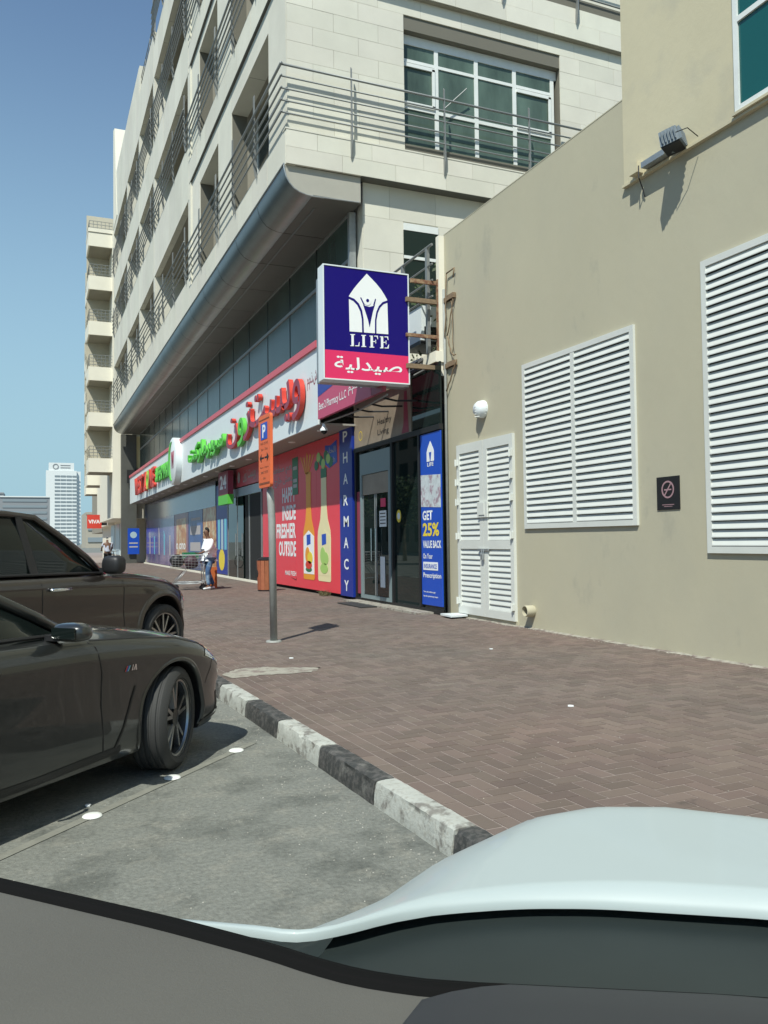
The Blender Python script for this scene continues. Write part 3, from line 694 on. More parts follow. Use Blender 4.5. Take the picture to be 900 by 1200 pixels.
# ================================================================ SUPERMARKET SIGN
FX = 5.85; fz0, fz1 = 4.12, 6.02
sg = thing('supermarket_sign', 'long white shop sign with red and green raised Arabic and English letters and red band', 'shop sign', (FX, 37, fz0))
yA, yB = 17.52, 57.5
n = 9; w = (yB - yA) / n
for i in range(n): bx('sign_panel', m_whitepl, sg, FX, yA + i * w + .006, fz0, FX + .05, yA + (i + 1) * w - .006, fz1 - .16)
b = MB(); b.box(FX + .03, yA, fz0 + .005, FX + .06, yB, fz1 - .16); b.build('frame', m_white, sg)
b = MB(); b.box(FX - .05, yA - .02, fz1 - .16, FX + .1, 36.9, fz1).box(FX - .05, 37.9, fz1 - .16, FX + .1, yB, fz1); b.build('red_band', m_redband, sg)
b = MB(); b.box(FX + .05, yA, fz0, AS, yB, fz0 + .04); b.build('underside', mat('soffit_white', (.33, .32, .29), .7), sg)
b = MB(); b.box(FX + .06, yA - .02, fz1 - .02, GX, yB, fz1 - .005); b.build('cover', m_white, sg)
for i in range(16):
    MB().lathe([(0, 0), (.09, 0), (.1, .02)], 14, (6.25, 18.5 + i * 2.4, fz0 - .018)).build('downlight', m_txt, sg)
E = .11
def ar(s): return ''.join(chr(int(x, 16)) for x in s.split())
ZN = ar('FEE5 FEED FEAF'); VST = ar('FE96 FEB4 FEF3 FEED')
def boxletters(s, yl, yr, z0, h, m, mf, name='letters', bold=.0, ext=.12):
    return text(name, s, mf, sg, (FX - ext / 2 - .03, yl, z0), yl - yr, h, '-x', ext=ext, side=m, bold=bold)
boxletters(VST, 23.4, 18.35, 4.40, 1.22, m_red, m_redf, bold=.008)
boxletters(ar('FEE5'), 26.5, 24.9, 4.45, .95, m_red, m_redf, bold=.01)
boxletters(ar('FEED'), 24.9, 24.1, 4.4, .85, m_green, m_green, bold=.01)
boxletters(ar('FEAF'), 24.15, 23.3, 4.5, 1.1, m_red, m_redf, bold=.01)
boxletters(ar('FE96 FEDB FEAD FE8E FEE3 FEAE FE91 FEEE FEB3'), 33.6, 26.8, 4.5, .82, m_green, m_green, ext=.16, bold=.03)
text('small_lettering', ar('FEE1 2E FEE1 2E FEAB 2E FEB5'), m_redf, sg, (FX - .004, 18.28, 5.0), .72, .38, '-x', bold=.01)
boxletters('SUPERMARKET', 43.6, 37.9, 4.6, .72, m_green, m_green, ext=.14, bold=.02)
boxletters('WEST', 53.2, 49.2, 4.45, 1.05, m_red, m_red, ext=.14, bold=.03); boxletters('Z', 48.6, 47.6, 4.45, 1.05, m_red, m_red, ext=.14, bold=.03)
boxletters('O', 47.4, 46.4, 4.45, 1.05, m_green, m_yellow, ext=.14, bold=.03); boxletters('NE', 46.2, 44.1, 4.45, 1.05, m_red, m_red, ext=.14, bold=.03)
b = MB(); b.lathe([(0, -.30), (.98, -.30), (1.05, -.26), (1.05, .03)], 36, (FX, 37.1, 5.1), 'x'); b.build('round_logo', m_whitepl, sg, smooth=40)
b = MB()
for k in range(20):
    a0, a1 = radians(-95 + k * 9.6), radians(-95 + (k + 1) * 9.6)
    def cres(a, t): r1, r2 = .86, .86 - .42 * t; return [(r1 * cos(a), r1 * sin(a)), (r2 * cos(a), r2 * sin(a))]
    t0, t1 = sin(pi * k / 20), sin(pi * (k + 1) / 20)
    p = cres(a0, t0) + cres(a1, t1)[::-1]; b.prism([(FX - .302, 37.1 + y, 5.1 + z) for y, z in p], (-.03, 0, 0))
b.build('green_crescent', m_green, sg)
text('logo_letter', 'W', m_redf, sg, (FX - .303, 37.15, 4.75), .75, .75, '-x', ext=.03, bold=.03)
# shopfront of the supermarket
sf = thing('supermarket_shopfront', 'glazed supermarket front with entrance under the long white sign', 'shopfront', (AS, 40, .12))
bx('glazing', m_shopglass, sf, AS + .02, 26.0, .2, AS + .05, 57, 4.1)
for yy in (25.95, 27.6, 29.4, 31.0): bx('door_frame', m_steel, sf, AS - .03, yy, .14, AS + .04, yy + .09, 3.2)
bx('door_head', m_paleb, sf, AS - .04, 25.95, 3.12, AS + .04, 31.1, 3.42)
bx('entrance_opening', m_dark, sf, AS - .005, 26.1, .2, AS + .015, 28.3, 3.1)
for (a, c_) in ((28.5, 29.35), (29.5, 30.9)): bx('door_leaf', m_shopglass, sf, AS - .02, a, .2, AS - .005, c_, 3.1); bx('door_handle', m_steel, sf, AS - .06, a + .1, 1.0, AS - .03, a + .13, 1.8)
bx('plinth', m_cream_w, sf, AS - .06, 25.9, .1, AS + .02, 57, .2)
hd = thing('entrance_header_sign', 'dark red strip sign with white name over the supermarket entrance', 'shop sign', (AS, 28.5, 3.45))
bx('panel', m_redband, hd, AS - .1, 25.95, 3.45, AS - .02, 31.1, 4.1)
text('lettering', 'WEST ZONE', m_txtg, hd, (AS - .104, 30.9, 3.62), 1.7, .3, '-x', bold=.01); text('lettering', ZN + ' ' + VST, m_txtg, hd, (AS - .104, 28.2, 3.55), 1.8, .42, '-x', bold=.01)
b = MB(); b.lathe([(0, -.02), (.2, -.02)], 20, (AS - .1, 28.75, 3.77), 'x'); b.build('round_logo', m_txtg, hd)
s24 = thing('opening_hours_sign', 'red projecting box sign reading 24 with a green lower panel by the entrance', 'sign', (6.3, 29.8, 3.3))
bx('panel', m_redf, s24, 6.3, 29.05, 3.21, 6.5, 30.65, 4.05); bx('green_panel', m_green, s24, 6.29, 29.04, 2.86, 6.51, 30.66, 3.2)
text('number', '24', m_txt, s24, (6.297, 30.4, 3.42), 1.1, .5, '-x', bold=.03)
# posters on the glazing
def poster(name, label, m, y0, y1, z0, z1, x=AS - .012):
    t = thing(name, label, 'poster', (x, (y0 + y1) / 2, z0)); bx('sheet', m, t, x - .006, y0, z0, x + .006, y1, z1); return t, x - .0065
pu = mat('dusky_blue_glazing', (.09, .12, .20), .12, var=.3, scale=.8)
bx('upper_glazing', pu, sf, AS - .035, 33.3, 2.95, AS - .022, 56.6, 4.0)
t, x = poster('window_poster', 'wide purple and teal window graphic at the far end of the supermarket', m_purple, 44.2, 56.0, .25, 3.7)
for i in range(5): flat('pale_stripe', m_cyan if i % 2 else m_txtg, t, [(45.5 + i * 2.1, .8), (45.9 + i * 2.1, .8), (45.9 + i * 2.1, 1.9 + .3 * (i % 3)), (45.5 + i * 2.1, 1.9)], at=x)
t, x = poster('window_poster', 'dusky pink panel with a doorway picture left of the blue poster', mat('pink_poster', (.26, .12, .17), .3, var=.3, scale=1.5), 39.9, 44.1, .25, 3.7)
flat('picture', m_food, t, [(40.4, .4), (43.4, .4), (43.4, 2.7), (40.4, 2.7)], at=x); text('lettering', 'o ono', m_txt, t, (x - .005, 43.5, 1.15), 2.9, .32, '-x', bold=.02)
t, x = poster('window_poster', 'dark blue poster with rows of white lettering behind the walking man', m_teal_p, 36.2, 39.8, .25, 3.75)
for i in range(2): flat('text_block', m_txtg, t, [(36.7, 1.1 + .75 * i), (39.3, 1.1 + .75 * i), (39.3, 1.5 + .75 * i), (36.7, 1.5 + .75 * i)], at=x); flat('text_block', m_txtg, t, [(36.7, 2.5), (39.0, 2.5), (39.0, 2.62), (36.7, 2.62)], at=x) if i else None
t, x = poster('window_poster', 'orange food poster just left of the entrance', m_food, 33.3, 36.1, .25, 3.0)
t2, x2 = poster('window_poster', 'pale blue plain strip above the orange food poster', m_teal_p, 33.3, 36.1, 3.02, 3.75)
t, x = poster('window_poster', 'blue poster with light blue stripes and a yellow fruit at the bottom', m_blue, 31.15, 33.2, .25, 3.75)
for i, mm in enumerate((m_cyan, m_paleb, m_cyan)): flat('stripe', mm, t, [(31.3 + .6 * i, 1.2), (31.7 + .6 * i, 1.2), (31.7 + .6 * i, 2.4), (31.3 + .6 * i, 2.4)], at=x)
flat('fruit_print', m_yellow, t, arc(32.2, .8, .55, .42, 0, 350, 18), at=x)
# ---- big red poster
rp = thing('red_juice_poster', 'big red poster with two juice bottles beside the pharmacy', 'poster', (AS, 22, .2))
x = AS - .016
n = 4; y_a, y_b = 18.5, 25.85; w = (y_b - y_a) / n
for i in range(n): bx('sheet', m_poster, rp, x, y_a + i * w + .004, .22, x + .03, y_a + (i + 1) * w - .004, 4.1)
x -= .001
def prt(name, m, pts, lay=1): return flat(name, m, rp, pts, at=x - .003 * (lay - 1))
LW = [('HAPPY', 2.62, .44), ('INSIDE', 2.10, .44), ('FRESHER', 1.58, .44), ('OUTSIDE', 1.06, .44)]
for s, z, h in LW:
    wd = {'HAPPY': 1.35, 'INSIDE': 1.35, 'FRESHER': 2.0, 'OUTSIDE': 1.75}[s]
    text('slogan', s, m_txt, rp, (x - .004, 22.2 + wd, z), wd, h, '-x', bold=.035)
text('slogan', ar('FEE2 FECC FEC4 FEE3 20 FEE2 FECC FEC3'), m_txtg, rp, (x - .004, 24.6, 3.45), 2.4, .3, '-x', bold=.01)
text('slogan', ar('FE9D FEAD FE8E FEA7 20 FEB6 FECC FE98 FEE8 FEE3'), m_txtg, rp, (x - .004, 24.4, 3.12), 2.2, .3, '-x', bold=.01)
text('maker_name', 'MAKE FRESH', m_txt, rp, (x - .004, 23.3, .52), 1.1, .13, '-x', bold=.02); prt('logo_swoosh', m_black, [(22.2, .42), (22.7, .47), (22.2, .40)] + [(22.15, .5)], 2)
def bottle(yc, m, mtop, hw=.46):
    b0, b1 = .47, 3.1
    L_ = [(-hw * .95, b0 + .04), (-hw * .85, b0), (hw * .85, b0), (hw * .95, b0 + .04), (hw, 1.55), (hw * .93, 1.75), (hw * .55, 2.05), (hw * .42, 2.35), (hw * .40, b1), (-hw * .40, b1), (-hw * .42, 2.35), (-hw * .55, 2.05), (-hw * .93, 1.75), (-hw, 1.55)]
    prt('bottle_print', m, [(yc + a, z) for a, z in L_], 2)
    prt('bottle_cap_print', mtop, [(yc + a, z) for a, z in ((-hw * .44, b1), (hw * .44, b1), (hw * .44, b1 + .24), (-hw * .44, b1 + .24))], 2)
    prt('bottle_label_print', m_txt if m is m_orangep else m_cream, [(yc - hw * .9, .62), (yc + hw * .9, .62), (yc + hw * .9, 1.62), (yc, 1.78), (yc - hw * .9, 1.62)], 3)
    prt('bottle_badge_print', m_blue2, [(yc - .17, 1.42), (yc + .16, 1.38), (yc + .17, 1.66), (yc - .16, 1.68)], 4)
bottle(21.02, m_orangep, m_orangep, .5); bottle(19.75, m_cream, m_dgreen, .52)
for yc, mm, m2 in ((21.02, m_orangep, m_yellow), (19.75, m_lgreen, m_lgreen)):
    prt('fruit_print', mm, arc(yc + .1, 1.12, .2, .22, 0, 350, 16), 4); prt('fruit_print', m2, arc(yc - .12, 1.05, .22, .16, 0, 350, 16), 5)
prt('label_spot', m_red, arc(21.02, .86, .28, .11, 0, 350, 18), 5); prt('label_spot', m_dgreen, arc(21.02, .74, .27, .07, 0, 350, 18), 4); prt('label_spot', m_lgreen, arc(19.75, .8, .3, .13, 0, 350, 18), 5)
for i in range(5): prt('carrot_print', m_orangep, [(21.0 + .06 * i, 3.3), (21.05 + .06 * i, 3.3), (21.1 + .28 * (i - 1.8), 3.75 + .07 * (i % 3)), (20.98 + .28 * (i - 1.8), 3.78)], 2)
for i in range(7): prt('leaf_print', m_lgreen if i % 2 else m_dgreen, arc(19.75 + .19 * (i - 3), 3.45 + .1 * (i % 3), .16, .13, 0, 340, 10), 3 + i % 2)
prt('green_label', m_dgreen, [(21.95, 2.8), (22.5, 2.8), (22.5, 3.85), (21.95, 3.85)], 2)
for z in (3.0, 3.15, 3.5): prt('green_label_text', m_txtg, [(22.05, z), (22.4, z), (22.4, z + .1), (22.05, z + .1)], 3)
prt('blue_badge', m_blue2, [(18.72, 3.4), (19.3, 3.3), (19.6, 3.42), (19.62, 3.9), (19.2, 3.86), (18.75, 3.95)], 2)
text('badge_lettering', ar('FEEE FEE0 FEA4 FEDF FE8D'), m_txtg, rp, (x - .008, 19.5, 3.62), .68, .2, '-x', bold=.01); text('badge_lettering', 'fresh', m_txtg, rp, (x - .008, 19.48, 3.42), .62, .14, '-x', bold=.01)

# ================================================================ PHARMACY
ph = thing('pharmacy_shopfront', 'dark glazed pharmacy front with double doors beside the beige wall', 'shopfront', (AS, 15.5, .12))
P = AS
bx('glazing', m_shopglass, ph, P + .03, 13.25, .18, P + .05, 17.6, 3.5)
b = MB(); b.box(P - .02, 13.25, 3.50, P + .06, 17.62, 3.60).box(P - .01, 13.25, .13, P + .06, 17.62, .22)
for yy in (17.5, 15.42, 14.12): b.box(P - .018, yy, .22, P + .06, yy + .07, 3.5)
b.build('frame', m_black, ph)
# door set
b = MB()
for bb in ((15.50, 15.60, .22, 3.42), (17.1, 17.2, .22, 3.42), (15.6, 17.1, 2.95, 3.42), (15.6, 17.1, .22, .30)): b.box(P - .03, bb[0], bb[2], P + .03, bb[1], bb[3])
d = b.build('door_surround', mat('dull_door_frame', (.20, .26, .27), .3), ph)
bx('fanlight_picture', m_sepia, ph, P - .012, 15.62, 2.5, P + .02, 17.08, 2.94)
for a, c_ in ((15.62, 16.33), (16.37, 17.08)):
    lf = bx('door', m_shopglass, ph, P - .004, a, .31, P + .02, c_, 2.49)
    bx('door_stile', m_steel, lf, P - .012, a, .31, P - .002, a + .04, 2.49); bx('door_stile', m_steel, lf, P - .012, c_ - .04, .31, P - .002, c_, 2.49)
    MB().tube([(P - .07, (a + .1 if a > 16 else c_ - .1), 1.05), (P - .07, (a + .1 if a > 16 else c_ - .1), 1.75)], .016, 8).build('door_handle', m_chrome, lf)
flat('door_sticker', m_txt, ph, [(15.75, 1.78), (16.12, 1.78), (16.12, 2.12), (15.75, 2.12)], at=P - .012); flat('door_sticker', m_pink, ph, [(15.78, 2.2), (16.05, 2.2), (16.05, 2.38), (15.78, 2.38)], at=P - .012)
flat('door_sticker', m_txt, ph, [(15.85, .5), (16.1, .5), (16.1, 1.15), (15.85, 1.15)], at=P - .012)
for k in range(4): flat('sticker_text', m_black, ph, [(15.79, 1.84 + .07 * k), (16.08, 1.84 + .07 * k), (16.08, 1.86 + .07 * k), (15.79, 1.86 + .07 * k)], at=P - .0155)
flat('round_sticker', m_yellow, ph, arc(15.2, 1.98, .11, .13, 0, 350, 20), at=P + .028)
MB().lathe([(0, -.004), (.07, -.004)], 16, (P + .028, 15.2, 1.98), 'x').build('sticker_centre', m_txt, ph)
# transom pictures
bx('transom_poster', m_sepia, ph, P, 14.5, 3.6, P + .03, 17.6, 4.74); bx('transom_glass', m_shopglass, ph, P + .01, 13.25, 3.6, P + .04, 14.45, 4.74)
text('lettering', 'Healthy', m_black, ph, (P - .003, 16.2, 3.92), .75, .16, '-x', bold=.01); text('lettering', 'Living', m_black, ph, (P - .003, 16.2, 3.70), .6, .16, '-x', bold=.01)
flat('figure_print', m_redf, ph, [(14.6, 3.62), (14.95, 3.62), (14.85, 3.8), (14.8, 4.45), (14.68, 4.45)], at=P - .001); MB().lathe([(.09, -.003), (.11, -.003)], 18, (P, 17.2, 3.85), 'x').build('emblem_print', m_yellow, ph)
bx('brown_inset', m_redf, ph, P + .012, 17.2, .3, P + .029, 17.5, 2.6)
bx('door_mat', m_rubber, tag(thing('door_mat', 'dark rubber mat in front of the pharmacy doors', 'mat', (6.4, 16, .13)), None), 6.05, 15.5, .135, 6.65, 16.9, .155)
bx('step', m_sand_patch, ph, P - .35, 13.6, .1, P + .02, 17.5, .165)
# vertical blue PHARMACY strip
vs_ = thing('pharmacy_strip_sign', 'tall narrow dark blue strip sign with the word PHARMACY stacked vertically', 'sign', (P, 18.05, .2))
bx('panel', m_blue, vs_, P - .05, 17.64, .2, P + .02, 18.48, 4.18)
for i, ch in enumerate('PHARMACY'): text('letter', ch, m_txt, vs_, (P - .053, 18.22, 3.82 - i * .50), .30 if ch != 'M' else .34, .25, '-x', bold=.02)
# blue offer poster
op = thing('offer_poster', 'blue poster reading GET 25% VALUE BACK at the right end of the pharmacy window', 'poster', (P, 13.65, .2))
bx('sheet', m_blue2, op, P + .002, 13.26, .28, P + .028, 14.1, 3.48)
a = P + .001
def t_(s, z, h, w_, m=m_txt, y=14.03, bold=.02, nm='lettering'): return text(nm, s, m, op, (a - .003, y, z), w_, h, '-x', bold=bold)
t_('GET', 1.86, .18, .42, bold=.03); t_('25%', 1.56, .25, .68, m_yellow, bold=.03); t_('VALUE BACK', 1.34, .14, .76, bold=.03); t_('On Your', 1.14, .1, .4); 
flat('label_box', m_txt, op, [(13.42, .93), (14.03, .93), (14.03, 1.08), (13.42, 1.08)], at=a); text('lettering', 'INSURANCE', m_blue2, op, (a - .006, 13.99, .96), .53, .085, '-x', bold=.02)
t_('Prescription', .76, .12, .74, bold=.02); t_('Terms and conditions apply', .5, .04, .5); t_('by the pharmacy team', .42, .04, .6)
flat('photo_print', mat('medicine_photo', (.55, .60, .62), .4, col2=(.35, .25, .3), thr=(.5, .6), cscale=6, var=.2, scale=9), op, [(13.27, 2.08), (14.09, 2.12), (14.09, 2.72), (13.27, 2.68)], at=a)
flat('arch_emblem', m_txt, op, [(13.52, 2.95), (13.82, 2.95), (13.82, 3.13), (13.78, 3.2), (13.67, 3.33), (13.56, 3.2), (13.52, 3.13)], at=a); text('lettering', 'LIFE', m_txt, op, (a - .003, 13.80, 2.86), .26, .07, '-x', bold=.02)
flat('emblem_figure', m_blue2, op, [(13.62, 3.12), (13.72, 3.12), (13.68, 2.95), (13.66, 2.95)], at=a - .003)
# magenta fascia
pf = thing('pharmacy_fascia_sign', 'magenta and blue pharmacy name board with white lettering behind the projecting sign', 'shop sign', (FX, 15.6, 4.2))
bx('sign_panel', m_pink2, pf, FX - .02, 14.3, 4.22, FX + .06, 17.46, 5.2); bx('end_panel', m_redf, pf, FX - .018, 13.75, 4.22, FX + .06, 14.29, 5.2)
flat('blue_corner', m_blue, pf, [(17.45, 4.72), (17.45, 5.19), (15.0, 5.19), (15.7, 4.88)], at=FX - .021)
text('lettering', 'Best 2 Pharmacy L.L.C', m_txt, pf, (FX - .025, 17.38, 4.36), 1.75, .22, '-x', bold=.01); text('lettering', ar('FEE1 2E FEE1 2E FEAB 2E FEB5'), m_txt, pf, (FX - .025, 15.5, 4.42), 1.0, .24, '-x', bold=.01)
bx('truss', m_black, pf, FX + .06, 13.75, 4.6, FX + .12, 17.5, 4.66); bx('truss', m_black, pf, AS - .12, 13.75, 4.68, AS - .06, 17.5, 4.74)
for yy in (14.2, 14.9, 15.6, 16.4): MB().tube([(FX + .2, yy, 4.18), (FX + .5, yy + .1, 4.16), (AS, yy, 4.17)], .02, 6).build('conduit', m_black, pf)
b = MB(); b.tube([(5.95, 13.8, 4.17), (6.1, 15.6, 4.16), (6.0, 17.5, 4.16)], .02, 6); b.build('conduit', m_rail, pf)
# cctv
cc = thing('cctv_camera', 'small white dome camera under the corner of the shop sign', 'camera', (5.95, 17.6, 4.05))
MB().lathe([(.03, .14), (.05, .06), (.085, .02), (.085, -.02)], 16, (5.95, 17.4, 3.98)).build('housing', m_whitepl, cc, smooth=True); MB().lathe([(.07, -.02), (.06, -.07), (.0, -.1)], 16, (5.95, 17.4, 3.98)).build('dome', m_black, cc, smooth=True)
# railing above the pharmacy
tr = thing('terrace_railing', 'grey metal terrace railing with mesh above the pharmacy, behind the rusty frame', 'railing', (6.7, 15, 5.6))
for k in range(4): MB().tube([(6.72, 13.42, 5.98 + .3 * k + (.06 if k == 3 else 0)), (6.72, 16.95, 5.98 + .3 * k + (.06 if k == 3 else 0))], .025 if k == 3 else .018, 8).build('rail', m_rail, tr)
for yy in (13.6, 14.7, 16.0): bx('post', m_rail, tr, 6.70, yy, 4.95, 6.76, yy + .08, 6.95)
b = MB(); R = random.Random(9)
for i in range(420):
    c = Vector((6.95 + R.uniform(-.1, .5), R.uniform(13.6, 16.6), R.uniform(5.0, 6.75))); n_ = Vector((R.uniform(-1, 1), R.uniform(-1, 1), R.uniform(-.6, 1))).normalized(); t1 = n_.orthogonal().normalized() * R.uniform(.03, .07); t2 = n_.cross(t1).normalized() * .03
    b.add([c - t1, c + t2, c + t1, c - t2], [(0, 1, 2, 3)])
tag(b.build('potted_creeper', mat('dusty_leaves', (.06, .09, .035), .7, rnd='isl', rnd_amt=.5), fix=False), 'dusty green creeper growing behind the terrace railing', 'plant')
bx('corner_pillar', m_cream_w, ub, 6.84, 13.385, 4.5, 6.99, 13.5, 7.11)
ac = thing('air_conditioner', 'white air conditioner box behind the rusty sign frame', 'air conditioner', (6.75, 14.2, 5.3))
bx('casing', m_whitepl, ac, 6.74, 13.95, 5.28, 7.3, 14.6, 5.95); bx('grille', m_black, ac, 6.80, 13.94, 5.30, 7.2, 13.95, 5.55); bx('shelf', m_black, ac, 6.7, 13.9, 5.2, 7.3, 14.7, 5.27)
# ================================================================ LIFE SIGN
ls = thing('projecting_pharmacy_sign', 'square blue and magenta box sign reading LIFE, projecting from the corner', 'sign', (5.45, 13.5, 4.3))
X0, X1, Z0, Z1 = 4.64, 6.25, 4.34, 6.33; ly = 13.5
bx('casing', m_whitepl, ls, X0 - .02, ly + .02, Z0 - .02, X1 + .02, ly + .28, Z1 + .02)
bx('back_casing', m_steel, ls, X0 + .04, ly + .28, Z0 - .01, X1 + .13, ly + .55, Z1 - .1)
b = MB(); t = .018
b.box(X0 - .022, ly - .012, Z0 - .022, X0 + t - .02, ly + .02, Z1 + .022).box(X1 - t + .02, ly - .012, Z0 - .022, X1 + .022, ly + .02, Z1 + .022).box(X0, ly - .012, Z0 - .022, X1, ly + .02, Z0).box(X0, ly - .012, Z1, X1, ly + .02, Z1 + .022)
b.build('frame', m_whitepl, ls)
bx('blue_face', m_navy, ls, X0, ly, Z0 + .50, X1, ly + .018, Z1); bx('magenta_face', m_pink, ls, X0, ly - .001, Z0, X1, ly + .018, Z0 + .50)
def zoomuv(x, y):
    yb = 668 + .055 * (x - 160); yt = 132 + .095 * (x - 160); return (X0 + (x - 160) / 400 * 1.61, Z0 + 1.99 * (yb - y) / (yb - yt))
def lf_(name, m, pts, lay): return flat(name, m, ls, [zoomuv(*p) for p in pts], '-y', ly - .002 - .003 * lay)
lf_('arch_emblem', m_txt, [(277, 446), (275, 278), (285, 262), (300, 240), (320, 215), (340, 192), (361, 168), (383, 190), (408, 216), (432, 246), (448, 272), (459, 292), (462, 456)], 0)
def band(c1, c2): return c1 + c2[::-1]
lf_('emblem_curve', m_navy, band([(273, 279), (300, 290), (322, 312), (337, 345), (343, 385), (344, 451)], [(273, 290), (296, 301), (314, 320), (328, 350), (335, 388), (336, 450)]), 1)
lf_('emblem_curve', m_navy, band([(461, 293), (436, 302), (417, 322), (405, 350), (398, 388), (397, 453)], [(461, 304), (440, 312), (423, 330), (412, 355), (405, 390), (404, 454)]), 1)
lf_('emblem_figure', m_navy, [(342, 318), (352, 322), (372, 327), (390, 322), (398, 318), (388, 350), (380, 385), (372, 425), (364, 388), (352, 350)], 1)
lf_('emblem_head', m_txt, [(363 + 17 * cos(k * .35), 302 + 18 * sin(k * .35)) for k in range(18)], 2); lf_('emblem_head', m_navy, [(363 + 7 * cos(k * .35), 297 + 8 * sin(k * .35)) for k in range(18)], 3)
lf_('emblem_arm', m_navy, [(328, 284), (333, 282), (350, 318), (345, 322)], 1); lf_('emblem_arm', m_navy, [(404, 290), (400, 287), (390, 318), (396, 322)], 1)
def serif(x, w, kind):
    """serif capital from straight strokes, in photo-zoom units; baseline falls slightly"""
    y0_ = 516 + (x - 280) * .055; h = 57; S = []
    def bx4(a, b2, c, d2): S.append([(x + a, y0_ - b2), (x + c, y0_ - b2), (x + c, y0_ - d2), (x + a, y0_ - d2)])
    bx4(0, 0, 22, 4); bx4(5, 4, 16, h - 4); bx4(0, h - 4, 22, h)
    if kind == 'L': bx4(16, 0, w, 4); S.append([(x + w - 5, y0_ - 4), (x + w, y0_ - 4), (x + w + 1, y0_ - 20), (x + w - 1, y0_ - 20)])
    if kind in 'FE':
        bx4(16, h - 4, w - 2, h); S.append([(x + w - 8, y0_ - h + 4), (x + w - 2, y0_ - h + 4), (x + w - 1, y0_ - h + 17), (x + w - 3, y0_ - h + 17)]); bx4(16, 27, w - 12, 31); bx4(w - 14, 20, w - 11, 38)
    if kind == 'E': bx4(16, 0, w, 4); S.append([(x + w - 7, y0_ - 4), (x + w, y0_ - 4), (x + w + 2, y0_ - 19), (x + w, y0_ - 19)])
    return S
b = MB()
for k, x_, w_ in (('L', 280, 42), ('I', 332, 22), ('F', 371, 42), ('E', 421, 42)):
    for poly in serif(x_, w_, k): b.prism([(u, ly - .002, v) for u, v in (zoomuv(*p) for p in poly)], (0, -.004, 0))
b.build('lettering', m_txt, ls)
text('arabic_lettering', ar('FE94 FEF4 FEDF FEAA FEF4 FEBB'), m_txt, ls, (X0 + .18, ly - .004, Z0 + .115), 1.30, .29, '-y', bold=.012)
# rusty support frame
rf = thing('sign_support_frame', 'rusty angle iron frame and beams carrying the projecting sign at the corner', 'bracket', (6.85, 13.45, 4.4))
bx('upright', m_rust, rf, 6.82, 13.42, 4.42, 6.88, 13.48, 6.30)
for z0_, z1_, m_, r_ in ((5.84, 5.9, m_rust2, 0), (4.62, 4.68, m_rust2, 0)):
    bx('beam', m_, rf, 6.2, 13.44, z0_, 6.95, 13.52, z1_ + .02); bx('beam', m_, rf, 6.90, 13.05, z0_, 6.99, 13.5, z1_ + .025)
bx('crossbar', m_rust, rf, 6.2, 13.45, 5.2, 6.82, 13.50, 5.26); bx('crossbar', m_rust, rf, 6.3, 13.45, 6.2, 6.85, 13.50, 6.27)
for z_ in (5.86, 4.64): bx('beam_end', m_rust2, rf, 6.88, 12.93, z_ - .02, 6.945, 13.2, z_ + .07)
b = MB(); b.tube([(6.3, 13.7, 4.45), (6.85, 13.6, 4.75), (7.0, 14.5, 4.85)], .03, 6).tube([(6.3, 13.9, 4.6), (6.9, 13.9, 5.0)], .04, 6); b.build('diagonal_brace', m_black, rf)

# ================================================================ STREET SIGN, BIN, DEBRIS
ps = thing('parking_sign', 'tall orange parking tariff sign on a grey pole standing on the brick pavement', 'street sign', (3.0, 10.97, .13))
b = MB(); b.tube([(3.0, 10.97, .13), (2.985, 10.97, 1.8), (2.975, 10.98, 2.05), (2.97, 10.99, 2.22)], .05, 14); b.build('pole', m_pole, ps, smooth=True)
MB().lathe([(.0, .02), (.10, .02), (.11, 0)], 16, (3.0, 10.97, .13)).build('base_plate', m_pole, ps)
sa = radians(2); sc_ = Vector((2.90, 10.99, 0)); sd_ = Vector((-sin(sa) * 1.0, cos(sa), 0)); sn = Vector((-cos(sa), -sin(sa), 0))
# panel plane runs along sd_ ; its face looks along sn
def sp(u, z, o=0.0): return tuple(sc_ - sd_ * u + sn * o + Vector((0, 0, z)))       # u to the right as seen
def spoly(pts, o0, o1): return [sp(u, z, o0) for u, z in pts], tuple(sn * (o1 - o0))
HW = .27
def rrect(w, z0, z1, r=.05):
    return arc(w - r, z1 - r, r, r, 0, 90, 4) + arc(-w + r, z1 - r, r, r, 90, 180, 4) + arc(-w + r, z0 + r, r, r, 180, 270, 4) + arc(w - r, z0 + r, r, r, 270, 360, 4)
p, d = spoly(rrect(HW, 2.24, 3.24), -.03, .01); b = MB(); b.prism(p, d); b.build('panel', m_orange, ps)
m_obrown = mat('brown_print', (.25, .07, .03), .5)
def pr_(name, m, pts, o=.011, t=.003):
    p, d = spoly(pts, o, o + t); b = MB(); b.prism(p, d); return b.build(name, m, ps)
pr_('border_line', m_obrown, [(-.24, 3.17), (.24, 3.17), (.24, 3.185), (-.24, 3.185)]); pr_('border_line', m_obrown, [(-.24, 2.285), (.24, 2.285), (.24, 2.31), (-.24, 2.31)])
pr_('blue_panel', m_blue2, [(-.15, 2.90), (.15, 2.90), (.15, 3.13), (-.15, 3.13)])
def stext(s, u0, z0, w, h, m, o=.0145, bold=.02):
    t = text('lettering', s, m, ps, (0, 0, 0), w, h, '-x', bold=bold); ang = math.atan2(sn.y, sn.x) - pi; t.rotation_euler = (0, 0, ang)
    off = Vector(BASE[ps.name]); t.location = Vector(sp(u0, z0, o)) - off; return t
stext('P', -.07, 2.925, .15, .18, m_txt, .015, .03)
